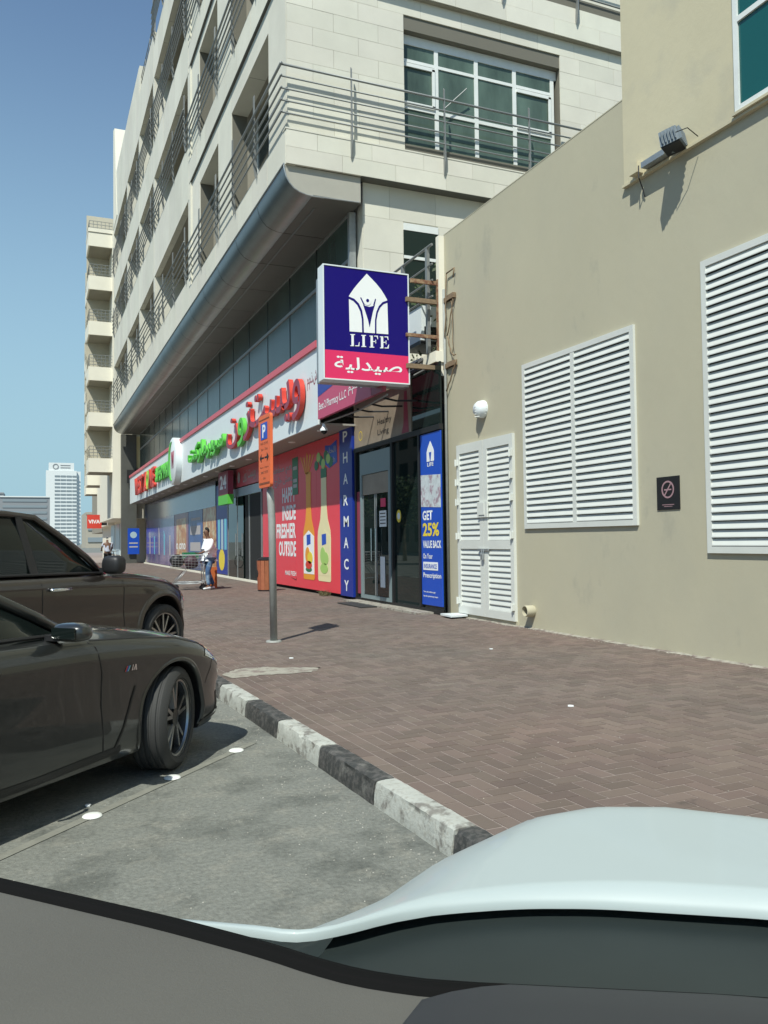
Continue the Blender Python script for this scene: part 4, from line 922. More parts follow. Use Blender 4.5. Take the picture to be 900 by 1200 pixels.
for s, u, z, w, h in (('PAID ZONE', -.17, 2.83, .34, .035), ('Sat - Thu', -.15, 2.75, .3, .035), ('8am 10pm', -.2, 2.5, .4, .03), ('SMS 7275', -.17, 2.43, .34, .035), ('24h', -.06, 2.35, .12, .03)): stext(s, u, z, w, h, m_obrown, .011)
for sg_ in (-1, 1):
    pr_('arrow_symbol', m_black, [(sg_ * .02, 2.64), (sg_ * .02, 2.66), (sg_ * .13, 2.66), (sg_ * .13, 2.71), (sg_ * .21, 2.65), (sg_ * .13, 2.59), (sg_ * .13, 2.64)])
p, d = spoly([(-.31, 2.3), (-.30, 2.3), (-.30, 3.2), (-.31, 3.2)], -.032, -.03)
b = MB(); b.box(2.935, 10.93, 2.35, 3.0, 11.05, 2.42).box(2.935, 10.93, 3.05, 3.0, 11.05, 3.12); b.build('clamp', m_steel, ps)
b = MB(); b.tube([(2.97, 11.0, 2.0), (2.975, 11.0, 3.2)], .03, 8); b.build('pole_top', m_pole, ps)

bn = thing('litter_bin', 'brown wooden slatted litter bin with black lid by the red poster', 'bin', (5.9, 22.3, .13))
bcx, bcy = 5.9, 22.3
b = MB(); b.lathe([(.0, 0), (.205, 0), (.215, .8), (0, .8)], 12, (bcx, bcy, .16)); b.build('liner', m_black, bn)
slm = MB(); slm.box(-.012, -.052, 0, .012, .052, .80); slme = slm.mesh('bin_slat', m_wood)
for k in range(14):
    a = 2 * pi * k / 14; place('bin_slat', slme, bn, (bcx + .225 * cos(a), bcy + .225 * sin(a), .17), (0, radians(1.5), a))
MB().lathe([(.0, .09), (.15, .085), (.25, .03), (.25, 0), (0, 0)], 20, (bcx, bcy, .98)).build('lid', m_black, bn, smooth=40)
MB().lathe([(.24, 0), (.24, .03), (.2, .03)], 20, (bcx, bcy, .13)).build('base_ring', m_black, bn)
b = MB(); b.lathe([(.0, 0), (.0, -.02), (.10, -.02), (.10, 0)], 16, (bcx - .235, bcy + .03, .62), 'x'); b.build('ashtray', m_black, bn)
R = random.Random(21); b = MB()
for i in range(60):
    c = Vector((6.62 + R.uniform(-.12, .1), 19.4 + R.uniform(-.2, .2), .14)); a = R.uniform(0, 6.28); l = R.uniform(.04, .16)
    b.tube([c, c + Vector((cos(a) * l * .5, sin(a) * l * .5, l * .8)), c + Vector((cos(a) * l, sin(a) * l, l * .9))], [.006, .004, .002], 4)
tag(b.build('dry_weed', mat('dry_weed', (.12, .11, .05), .9)), 'small dry weed tuft at the foot of the red poster', 'plant')

# ================================================================ MAN WITH TROLLEYS
def hand(V, E_, Rr, wrist, dirv, side, curl=.3, base=None):
    """palm and five fingers added to a skin skeleton; returns nothing"""
    d = Vector(dirv).normalized(); s = Vector(side).normalized(); nrm = d.cross(s)
    V.append(tuple(Vector(wrist) + d * .05)); pi_ = len(V) - 1; E_.append((base, pi_)); Rr.append((.036, .018))
    for k, (off, ln) in enumerate(((-.032, .075), (-.011, .085), (.011, .08), (.032, .065))):
        p0 = Vector(wrist) + d * .09 + s * off; p1 = p0 + d * ln * .5 + nrm * curl * .03; p2 = p1 + (d * .6 + nrm * curl).normalized() * ln * .5
        V.extend([tuple(p0), tuple(p1), tuple(p2)]); n = len(V); E_.extend([(pi_, n - 3), (n - 3, n - 2), (n - 2, n - 1)]); Rr.extend([.011, .0095, .0075])
    t0 = Vector(wrist) + d * .035 - s * .042; t1 = t0 + (d * .7 - s * .5).normalized() * .04 + nrm * .012; V.extend([tuple(t0), tuple(t1)]); n = len(V); E_.extend([(pi_, n - 2), (n - 2, n - 1)]); Rr.extend([.012, .009])
man = thing('person', 'man in white shirt and blue jeans looking down, walking with a loaded shopping trolley', 'person', (4.62, 23.85, .13), rotz=radians(195), local=True)
# local frame: x forward (towards the trolley), y left, z up ; height 1.76
V, Ed, Rr = [], [], []
def J(p, r, prev=None): V.append(p); Rr.append(r); Ed.append((prev, len(V) - 1)) if prev is not None else None; return len(V) - 1
pel = J((0, 0, .93), (.15, .115)); wa = J((0, 0, 1.10), (.135, .10), pel); ch = J((.01, 0, 1.30), (.165, .11), wa); nb = J((.02, 0, 1.46), (.07, .065), ch); nk = J((.045, 0, 1.53), .052, nb)
h1 = J((.07, 0, 1.60), (.068, .078), nk); h2 = J((.085, 0, 1.67), (.075, .09), h1); h3 = J((.07, 0, 1.735), (.06, .07), h2)
hips = []
for s_, kf, ft in ((1, .10, .06), (-1, -.02, -.18)):
    hp = J((0, .09 * s_, .88), .095, pel); kn = J((kf, .105 * s_, .50), .062, hp); an = J((ft, .11 * s_, .10), .042, kn); J((ft + .14, .12 * s_, .05), .035, an)
ls_ = J((.0, .19, 1.41), .058, ch); le = J((.12, .25, 1.16), .042, ls_); lw_ = J((.36, .20, 1.06), .030, le); hand(V, Ed, Rr, V[lw_], (1, -.1, -.1), (0, 1, 0), .6, lw_)
rs_ = J((.0, -.19, 1.41), .058, ch); re_ = J((-.05, -.26, 1.14), .042, rs_); rw_ = J((.08, -.27, .92), .030, re_); hand(V, Ed, Rr, V[rw_], (.25, 0, -1), (1, 0, 0), .4, rw_)
skinned('body', m_skin, man, V, Ed, Rr)
V2 = [(0, 0, .84), (0, 0, 1.0), (0, 0, 1.15), (.01, 0, 1.31), (.02, 0, 1.45), (0, .20, 1.40), (.06, .235, 1.28), (.12, .255, 1.17), (.26, .225, 1.105), (0, -.20, 1.40), (-.03, -.24, 1.27), (-.05, -.265, 1.14), (.02, -.27, 1.02)]
skinned('shirt', m_shirt, man, V2, [(0, 1), (1, 2), (2, 3), (3, 4), (3, 5), (5, 6), (6, 7), (7, 8), (3, 9), (9, 10), (10, 11), (11, 12)], [(.205, .165), (.195, .16), (.185, .15), (.205, .145), (.09, .085), .088, .078, .068, .056, .088, .078, .068, .056], root=1)
V3 = [(0, 0, .93), (0, .09, .85), (.05, .10, .68), (.10, .105, .50), (.085, .108, .3), (.06, .11, .12), (0, -.09, .85), (0, -.1, .68), (-.02, -.105, .50), (-.11, -.108, .3), (-.18, -.11, .13)]
skinned('jeans', m_jeans, man, V3, [(0, 1), (1, 2), (2, 3), (3, 4), (4, 5), (0, 6), (6, 7), (7, 8), (8, 9), (9, 10)], [(.155, .12), .108, .092, .078, .07, .068, .108, .092, .078, .07, .068])
for s_, fx_ in ((1, .06), (-1, -.18)):
    skinned('shoe', m_whitepl, man, [(fx_ - .06, .11 * s_, .05), (fx_ + .02, .112 * s_, .06), (fx_ + .12, .118 * s_, .042), (fx_ + .19, .12 * s_, .035)], [(0, 1), (1, 2), (2, 3)], [(.045, .048), (.048, .055), (.046, .035), (.03, .025)])
skinned('hair', m_hair, man, [(.045, 0, 1.62), (.04, 0, 1.70), (.07, 0, 1.775), (.12, 0, 1.765)], [(0, 1), (1, 2), (2, 3)], [(.06, .05), (.082, .07), (.078, .06), (.05, .03)])
for s_ in (1, -1): MB().lathe([(.0, .009), (.009, 0), (0, -.009)], 8, (.158, .033 * s_, 1.672), 'x').build('eye', m_black, man)
MB().prism([(.155, -.014, 1.635), (.155, .014, 1.635), (.185, 0, 1.635), (.165, 0, 1.672)][:3], (-.005, 0, .035)).build('nose', m_skin, man)
MB().box(.150, -.026, 1.600, .1605, .026, 1.608).build('mouth', mat('lips', (.12, .04, .03), .6), man)
def trolley(name, label, x, y, rz, bags):
    t = thing(name, label, 'trolley', (x, y, .13), rotz=rz, local=True, group='shopping trolleys')
    f = MB(); xs = ((-.42, .20, .58, 1.02), (.42, .17, .62, .98))
    def cs(k):  # basket cross-section at fraction k (0 rear, 1 front)
        X = -.45 + .9 * k; wb, wt = .20 - .03 * k, .27 - .05 * k; zb_, zt_ = .55 + .10 * k, 1.0 - .0 * k; return X, wb, wt, zb_, zt_
    for k in [i / 10 for i in range(11)]:
        X, wb, wt, zb_, zt_ = cs(k); f.tube([(X, -wt, zt_), (X, -wb, zb_), (X, wb, zb_), (X, wt, zt_)], .004 if k not in (0, 1) else .007, 4)
    for j in range(6):
        q = j / 5
        for s_ in (1, -1):
            f.tube([(cs(k)[0], s_ * (cs(k)[1] + (cs(k)[2] - cs(k)[1]) * q), cs(k)[3] + (cs(k)[4] - cs(k)[3]) * q) for k in (0, 1)], .004 if j < 5 else .009, 4)
    for j in range(5): f.tube([(cs(k)[0], (j / 4 - .5) * 2 * cs(k)[1], cs(k)[3]) for k in (0, 1)], .004, 4)
    for X_, k in ((-.45, 0), (.45, 1)):
        for j in range(6): q = j / 5; _, wb, wt, zb_, zt_ = cs(k); w_ = wb + (wt - wb) * q; z_ = zb_ + (zt_ - zb_) * q; f.tube([(X_, -w_, z_), (X_, w_, z_)], .004, 4)
    f.build('basket', m_steel, t)
    c = MB()
    for s_ in (1, -1): c.tube([(-.45, .24 * s_, 1.0), (-.42, .22 * s_, .55), (-.44, .23 * s_, .22), (-.2, .21 * s_, .19), (.42, .15 * s_, .19)], .012, 6).tube([(.42, .15 * s_, .19), (.1, .17 * s_, .56)], .010, 6)
    c.tube([(.42, -.15, .19), (.42, .15, .19)], .01, 6).tube([(-.2, -.21, .19), (-.2, .21, .19)], .01, 6); c.build('chassis', m_steel, t, smooth=True)
    MB().tube([(-.56, -.25, 1.04), (-.56, .25, 1.04)], .018, 8).build('handle', m_redf, t)
    for X_, Y_ in ((-.42, .22), (-.42, -.22), (.4, .15), (.4, -.15)):
        MB().lathe([(0, -.014), (.055, -.014), (.06, 0), (.055, .014), (0, .014)], 14, (X_, Y_, .06), 'y').tube([(X_, Y_, .06), (X_, Y_, .2)], .012, 5).build('castor', m_black, t)
    return t
trolley('shopping_trolley', 'wire shopping trolley in front of the man, loaded with dark bags', 4.02, 23.95, radians(178), 1)
trolley('shopping_trolley', 'second wire shopping trolley, nested just behind the first by the window', 4.25, 24.9, radians(178), 1)
R = random.Random(31)
def bag(x, y, z, sx, sy, sz, m, label, name='shopping_bag', cat='bag'):
    V = [(0, 0, 0), (0, 0, sz * .5), (R.uniform(-.03, .03), 0, sz)]
    b = MB(); rows = []
    for i in range(9):
        t = i / 8; rr_ = sin(pi * min(1, t * .9 + .08)) ** .45; rows.append([(x + cos(a) * sx * rr_ * (1 + .12 * sin(3 * a + i)) , y + sin(a) * sy * rr_ * (1 + .1 * cos(4 * a + i * 2)), z + sz * t) for a in [2 * pi * k / 14 for k in range(15)]])
    b.grid(rows); o = b.build(name, m, smooth=True); return tag(o, label, cat)
bag(3.72, 23.95, .80, .19, .18, .36, m_black, 'bulging black bag in the front of the loaded trolley'); bag(4.12, 23.95, .75, .20, .18, .38, mat('dark_plum_bag', (.05, .02, .03), .6), 'dark plum bag nearest the handle of the loaded trolley')
bx_o = MB(); bx_o.box(4.05, 24.75, 1.0, 4.5, 25.1, 1.2); tag(bx_o.build('plastic_crate', m_dgreen), 'dark green plastic crate on top of the second trolley', 'crate')
tag(MB().box(4.75, 24.6, .13, 5.0, 24.9, .75).build('cardboard_box', mat('orange_card', (.45, .12, .03), .7)), 'orange box standing on the pavement behind the man in white', 'box')
# cyclist in the distance
cy = thing('person', 'distant man in pale shirt and dark trousers standing astride a bicycle', 'person', (3.25, 42.3, .13), rotz=radians(95), local=True)
V, Ed, Rr = [], [], []
pel = J((0, 0, .9), (.15, .11)); wa = J((.02, 0, 1.1), (.13, .1), pel); ch = J((.05, 0, 1.28), (.16, .11), wa); nk = J((.07, 0, 1.44), .05, ch); h2 = J((.09, 0, 1.57), (.08, .095), nk)
for s_ in (1, -1):
    hp = J((0, .09 * s_, .86), .09, pel); kn = J((.06, .12 * s_, .48), .06, hp); an = J((-.02, .13 * s_, .08), .04, kn); J((.12, .13 * s_, .04), .035, an)
    sh = J((.05, .18 * s_, 1.36), .055, ch); el_ = J((.16, .25 * s_, 1.14), .04, sh); w_ = J((.34, .22 * s_, 1.02), .03, el_); hand(V, Ed, Rr, V[w_], (1, 0, -.2), (0, 1, 0), .7, w_)
skinned('body', m_skin, cy, V, Ed, Rr)
skinned('shirt', mat('pale_lilac_shirt', (.45, .47, .55), .8), cy, [(.0, 0, .92), (.02, 0, 1.1), (.05, 0, 1.28), (.05, .19, 1.35), (.13, .24, 1.2), (.05, -.19, 1.35), (.13, -.24, 1.2)], [(0, 1), (1, 2), (2, 3), (3, 4), (2, 5), (5, 6)], [(.17, .13), (.155, .12), (.18, .125), .075, .06, .075, .06], root=1)
skinned('trousers', m_black, cy, [(0, 0, .9), (0, .09, .82), (.06, .12, .48), (-.02, .13, .1), (0, -.09, .82), (.06, -.12, .48), (-.02, -.13, .1)], [(0, 1), (1, 2), (2, 3), (0, 4), (4, 5), (5, 6)], [(.15, .115), .1, .075, .06, .1, .075, .06])
skinned('hair', m_hair, cy, [(.07, 0, 1.6), (.08, 0, 1.66)], [(0, 1)], [(.085, .09), (.07, .08)])
bk = thing('bicycle', 'dark bicycle held upright by the distant man on the pavement', 'bicycle', (3.35, 42.2, .13), rotz=radians(60), local=True)
def torus(R_, r_, c, n=28, m=6):
    b = MB(); b.tube([(c[0] + R_ * cos(2 * pi * i / n), c[1], c[2] + R_ * sin(2 * pi * i / n)) for i in range(n + 1)], r_, m, cap=False); return b
for X_ in (-.5, .55):
    w_ = torus(.33, .02, (X_, 0, .34)).build('wheel', m_rubber, bk); b = MB()
    for k in range(10): b.tube([(X_, 0, .34), (X_ + .32 * cos(k * pi / 5), 0, .34 + .32 * sin(k * pi / 5))], .003, 3)
    b.build('spoke', m_steel, w_)
b = MB()
for p_, q_ in (((-.5, 0, .34), (-.15, 0, .85)), ((-.15, 0, .85), (.4, 0, .85)), ((.4, 0, .95), (.55, 0, .34)), ((-.5, 0, .34), (0, 0, .32)), ((0, 0, .32), (-.2, 0, .92)), ((0, 0, .32), (.42, 0, .8))): b.tube([p_, q_], .016, 6)
b.build('frame', m_black, bk); MB().tube([(.36, -.28, 1.0), (.4, 0, .97), (.36, .28, 1.0)], .014, 6).build('handlebar', m_chrome, bk); MB().box(-.32, -.07, .93, -.06, .07, .98).build('saddle', m_black, bk)

# ================================================================ NEXT BUILDING AND FAR STREET
m_partition = mat('shaded_partition_render', (.50, .46, .36), .85, var=.06, scale=1)  # darker than the cream walls: balcony shade put into the colour
nb_ = thing('balcony_building', 'cream apartment building beyond with stacked balconies projecting over the street', 'building', (5, 62, .13))
def balstack(x0, x1, y0, y1, levels, wallx):
    for i, z in enumerate(levels):
        b = MB(); b.box(x0, y0, z - .12, x1 + .3, y1, z).box(x0, y0 + .001, z, x1, y0 + .12, z + .82).box(x0, y0 + .12, z, x0 + .12, y1, z + .82); b.build('balcony', m_cream_w, nb_)
        bx('balcony_soffit', m_recess, nb_, x0 + .1, y0 + .1, z - .135, x1 + .2, y1 - .05, z - .121)
        for k in range(4): MB().tube([(x1, y0 + .08, z + .98 + .22 * k), (x0 + .06, y0 + .08, z + .98 + .22 * k), (x0 + .06, y1, z + .98 + .22 * k)], .022, 5).build('railing', m_rail, nb_)
        b = MB()
        for k in range(7): b.tube([(x0 + .06 + (x1 - x0) * k / 6, y0 + .08, z + .8), (x0 + .06 + (x1 - x0) * k / 6, y0 + .08, z + 1.64)], .015, 4)
        b.build('baluster', m_rail, nb_)
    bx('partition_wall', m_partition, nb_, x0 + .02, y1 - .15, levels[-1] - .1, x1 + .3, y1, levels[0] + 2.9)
LV = [21.9 - 3.13 * i for i in range(6)]
bx('wall', m_cream_w, nb_, 4.85, 58.6, 3.2, 20, 70.9, 23.0)
balstack(3.3, 4.86, 58.9, 61.6, [22.0] + [19.0 - 3.13 * i for i in range(5)], 4.85)
bx('wall', m_cream_w, nb_, 5.5, 71, 3.0, 20, 84, 22.5); balstack(3.9, 5.52, 71.2, 74.5, [21.9 - 3.1 * i for i in range(6)], 5.5)
bx('wall', m_recess, nb_, 6.0, 84, 2.6, 20, 100, 20.0); balstack(4.5, 6.02, 84.2, 87.5, [18.8 - 3.1 * i for i in range(5)], 6.0)
bx('roof_slab', m_cream_w, nb_, 3.28, 58.85, 22.85, 6, 61.65, 23.1)
# its ground storey
bx('grey_column', m_soffit, nb_, 5.35, 58.1, .1, 6.35, 58.5, 8.9); bx('ground_wall', m_cream_w, nb_, 6.0, 60.5, .1, 20, 84, 3.2); bx('lit_panel', m_cream, nb_, 6.05, 58.3, 6.6, 6.95, 58.45, 8.8)
for i in range(3): bx('shop_window', m_paleb, nb_, 5.95, 62 + i * 4.2, .6, 6.0, 65.4 + i * 4.2, 3.0)
bx('ac_unit', m_recess, nb_, 5.0, 59.3, 5.0, 5.5, 60, 5.8); bx('dark_sign_box', m_black, nb_, 5.3, 60.5, 3.3, 6.1, 61.6, 4.9); bx('red_light_panel', m_red, nb_, 5.28, 60.48, 3.6, 5.6, 60.7, 4.6)
rs = thing('red_script_sign', 'small red round letter sign on dark panel past the end of the white shop sign', 'sign', (6.0, 57.6, 5.6)); bx('panel', m_black, rs, 5.7, 57.75, 5.55, 6.6, 57.95, 6.45); text('letter', 'G', m_red, rs, (5.95, 57.74, 5.7), .5, .6, '-y', bold=.04, ext=.04)
bs = thing('blue_notice_board', 'upright blue notice board with pale round emblem at the far shop end', 'sign', (6.0, 57.9, .9)); bx('board', m_blue2, bs, 5.75, 57.9, .75, 6.5, 57.98, 2.5)
b = MB(); b.lathe([(0, -.003), (.22, -.003)], 20, (6.12, 57.9, 2.05), 'y'); b.build('emblem', m_paleb, bs)
for z in (1.45, 1.2): bx('text_line', m_txtg, bs, 5.85, 57.893, z, 6.4, 57.9, z + .09)
vv = thing('hanging_sign', 'square red sign with white letters VIVA hanging over the far pavement', 'sign', (4.5, 72, 2.8))
bx('panel', m_red, vv, 3.93, 72, 2.75, 5.06, 72.2, 3.88); text('lettering', 'VIVA', m_txt, vv, (4.03, 71.995, 3.15), .9, .32, '-y', bold=.03); bx('bracket', m_black, vv, 5.06, 72.05, 3.0, 5.5, 72.15, 3.8)
tw = thing('office_tower', 'tall white office tower with window bands far down the street', 'building', (22, 900, 0))
bx('shaft', m_tower, tw, 9.9, 900, 0, 39, 925, 76.5); bx('shaft', m_tower, tw, 39, 903, 0, 43, 925, 76); 
for i in range(19):
    z = 71.5 - i * 3.75
    for j in range(4): bx('window', m_towerw, tw, 18 + j * 5.6, 899.6, z - 1.5, 23.0 + j * 5.6, 900, z)
bx('roof_screen', m_tower, tw, 12.5, 901, 76.5, 36.5, 920, 84.5); MB().lathe([(2.0, -.3), (2.9, -.3)], 20, (19, 901, 80.5), 'y').build('emblem', m_farg, tw)
for z in (81.4, 79.0): bx('lettering_band', m_farg, tw, 23.5, 900.8, z, 33, 901, z + .9)
for (n_, l_, x0, x1, yy, z0, m_) in (('office_block', 'low grey concrete block far left of the white tower', -22, 9, 600, 33.0, m_farg), ('office_block', 'broad grey block with flat roof at the far left edge', -70, -20, 620, 36.5, m_farg), ('office_block', 'thin pale block just right of the white tower', 33, 38, 620, 14, m_farb), ('office_block', 'low beige block beneath the hanging red sign', 20, 31, 330, 7.0, m_farb), ('apartment_block', 'far beige apartment slab closing the street', 16.0, 26, 300, 11.5, m_farb), ('office_block', 'slim grey block behind the hanging red sign', 40.5, 43, 640, 24, m_farg)):
    t = thing(n_, l_, 'building', ((x0 + x1) / 2, yy, 0)); bx('wall', m_, t, x0, yy, 0, x1, yy + 30, z0)
    for k in range(int(z0 / 4)):
        bx('window_band', m_towerw, t, x0 + (x1 - x0) * .06, yy - .3, 2 + k * 4, x1 - (x1 - x0) * .06, yy - .02, 3.6 + k * 4)
    bx('roof_edge', m_tower if 'left of' in l_ else m_, t, x0, yy - .6, z0, x1, yy + 30, z0 + .8)

# ================================================================ CARS
def interp(tab, s):
    """monotone-ish smooth interpolation of rows (s, a, b, ...) sorted by s"""
    T = sorted(tab)
    if s <= T[0][0]: return T[0][1:]
    if s >= T[-1][0]: return T[-1][1:]
    for i in range(len(T) - 1):
        if T[i][0] <= s <= T[i + 1][0]: break
    a, b_ = T[i], T[i + 1]; h_ = b_[0] - a[0]; t = (s - a[0]) / h_; out = []
    for k in range(1, len(a)):
        def sl(j):
            if j <= 0 or j >= len(T) - 1: jj = min(max(j, 0), len(T) - 2); return (T[jj + 1][k] - T[jj][k]) / (T[jj + 1][0] - T[jj][0])
            d1 = (T[j][k] - T[j - 1][k]) / (T[j][0] - T[j - 1][0]); d2 = (T[j + 1][k] - T[j][k]) / (T[j + 1][0] - T[j][0])
            return 0 if d1 * d2 <= 0 else 2 * d1 * d2 / (d1 + d2)
        m0, m1 = sl(i), sl(i + 1)
        out.append((2 * t ** 3 - 3 * t ** 2 + 1) * a[k] + (t ** 3 - 2 * t ** 2 + t) * h_ * m0 + (-2 * t ** 3 + 3 * t ** 2) * b_[k] + (t ** 3 - t ** 2) * h_ * m1)
    return out
def section(row):
    w, zb, zs, ze, zc = row; H_ = zs - zb
    return [(0, zb), (.75 * w, zb), (.94 * w, zb + .03), (.975 * w, zb + .10), (.985 * w, zb + H_ * .30), (.975 * w, zb + H_ * .50), (.985 * w, zb + H_ * .66), (1.0 * w, zs - .13), (1.0 * w, zs - .07), (.985 * w, zs - .025), (.955 * w, zs + .005), (.90 * w, zs + (ze - zs) * .55), (.80 * w, ze), (.60 * w, ze + (zc - ze) * .5), (.32 * w, ze + (zc - ze) * .85), (0, zc)]
def side_y(tab, s, z):
    sec = section(interp(tab, s)); pts = sec[2:13]
    for (y0, z0), (y1, z1) in zip(pts, pts[1:]):
        if z0 <= z <= z1: return y0 + (y1 - y0) * (z - z0) / (z1 - z0 + 1e-9)
    return pts[-1][0] if z > pts[-1][1] else pts[0][0]
def car_body(t, tab, m, arches, ar):
    b = MB(); s0, s1 = min(r[0] for r in tab), max(r[0] for r in tab); n = int((s1 - s0) / .05); rows = []
    for i in range(n + 1):
        s = s0 + (s1 - s0) * i / n; sec = section(interp(tab, s)); rows.append([(s, -y, z) for y, z in sec] + [(s, y, z) for y, z in sec[-2:0:-1]] + [(s, -sec[0][0], sec[0][1])])
    nn = len(rows[0]) - 1; vs = [v for r in rows for v in r[:nn]]; fs = []
    for i in range(n):
        for k in range(nn): fs.append((i * nn + k, i * nn + (k + 1) % nn, (i + 1) * nn + (k + 1) % nn, (i + 1) * nn + k))
    fs += [tuple(range(nn)), tuple(range(n * nn, (n + 1) * nn))[::-1]]
    b.add(vs, fs); o = place('body', b.mesh('body', m), t)
    cu = MB()
    for a in arches:
        for sd in (-1, 1):
            c = MB(); c.lathe([(ar, .62 * sd), (ar, 1.3 * sd)], 56, (a, 0, ar * .93), 'y'); N_ = 56; c.f += [tuple(range(N_)), tuple(range(N_, 2 * N_))[::-1]]; c.m += [0, 0]
            cu.add(c.v, c.f)
    cm = cu.mesh('cut', m_black); co = bpy.data.objects.new('cut', cm); COL.objects.link(co); co.matrix_world = Matrix.Identity(4)
    co.location = t.location; co.rotation_euler = t.rotation_euler; bpy.context.view_layer.update()
    md = o.modifiers.new('b', 'BOOLEAN'); md.operation = 'DIFFERENCE'; md.solver = 'EXACT'; md.object = co
    try: md.material_mode = 'TRANSFER'
    except Exception: pass
    bpy.context.view_layer.update(); me = to_mesh(o); o.modifiers.clear(); o.data = me; me.name = 'body'
    COL.objects.unlink(co); bpy.data.objects.remove(co)
    me.polygons.foreach_set('use_smooth', [True] * len(me.polygons)); me.set_sharp_from_angle(angle=radians(28))
    return o
def arch_lip(t, tab, a, ar, m, wdt=.03, thick=.012, sds=(-1, 1), name='arch_lip'):
    for sd in sds:
        rows = []
        for i in range(33):
            g = radians(-20 + 220 * i / 32); row = []
            for rr_, oo in ((ar - .012, -.02), (ar - .004, thick * .6), (ar + wdt * .3, thick), (ar + wdt, .0005)):
                s = a + rr_ * cos(g); z = ar * .93 + rr_ * sin(g)
                if z < .16: z = .16
                row.append((s, sd * (side_y(tab, s, z) + oo), z))
            rows.append(row)
        MB().grid(rows).build(name, m, t, smooth=True)
def strip(t, tab, pts, m, w=.007, off=.002, name='door_gap', side=-1, flatw=None):
    """thin line lying on the flank through (s, z) points"""
    P = []
    for (s0, z0), (s1, z1) in zip(pts, pts[1:]):
        k = max(1, int(math.hypot(s1 - s0, z1 - z0) / .04))
        for i in range(k): P.append((s0 + (s1 - s0) * i / k, z0 + (z1 - z0) * i / k))
    P.append(pts[-1]); rows = []
    for i, (s, z) in enumerate(P):
        a, c = P[max(i - 1, 0)], P[min(i + 1, len(P) - 1)]; d = Vector((c[0] - a[0], c[1] - a[1])).normalized(); n = Vector((-d.y, d.x)) * w / 2
        rows.append([(s + n.x, side * (side_y(tab, s + n.x, z + n.y) + off), z + n.y), (s, side * (side_y(tab, s, z) + off + .0015), z), (s - n.x, side * (side_y(tab, s - n.x, z - n.y) + off), z - n.y)])
    return MB().grid(rows).build(name, m, t)
def patch(t, tab, quad, m, name, off=.004, n=10, side=-1, smooth=True, k=6):
    """surface patch between bottom polyline and top polyline [(s,z)..] on the flank"""
    lo, hi = quad; rows = []
    def at(P, u):
        u = u * (len(P) - 1); i = min(int(u), len(P) - 2); f = u - i; return P[i][0] + (P[i + 1][0] - P[i][0]) * f, P[i][1] + (P[i + 1][1] - P[i][1]) * f
    for i in range(n + 1):
        a, c = at(lo, i / n), at(hi, i / n); row = []
        for j in range(k + 1):
            s, z = a[0] + (c[0] - a[0]) * j / k, a[1] + (c[1] - a[1]) * j / k; row.append((s, side * (side_y(tab, s, z) + off), z))
        rows.append(row)
    return MB().grid(rows).build(name, m, t, smooth=smooth)
def ell(c, r, n=16, m=10, p=1.0, cut=None):
    b = MB(); rows = []
    def pw(x): return math.copysign(abs(x) ** p, x)
    for i in range(m + 1):
        a = -pi / 2 + pi * i / m; rows.append([(c[0] + r[0] * pw(cos(a)) * pw(cos(2 * pi * k / n)), c[1] + r[1] * pw(cos(a)) * pw(sin(2 * pi * k / n)), c[2] + r[2] * pw(sin(a))) for k in range(n + 1)])
    return b.grid(rows)
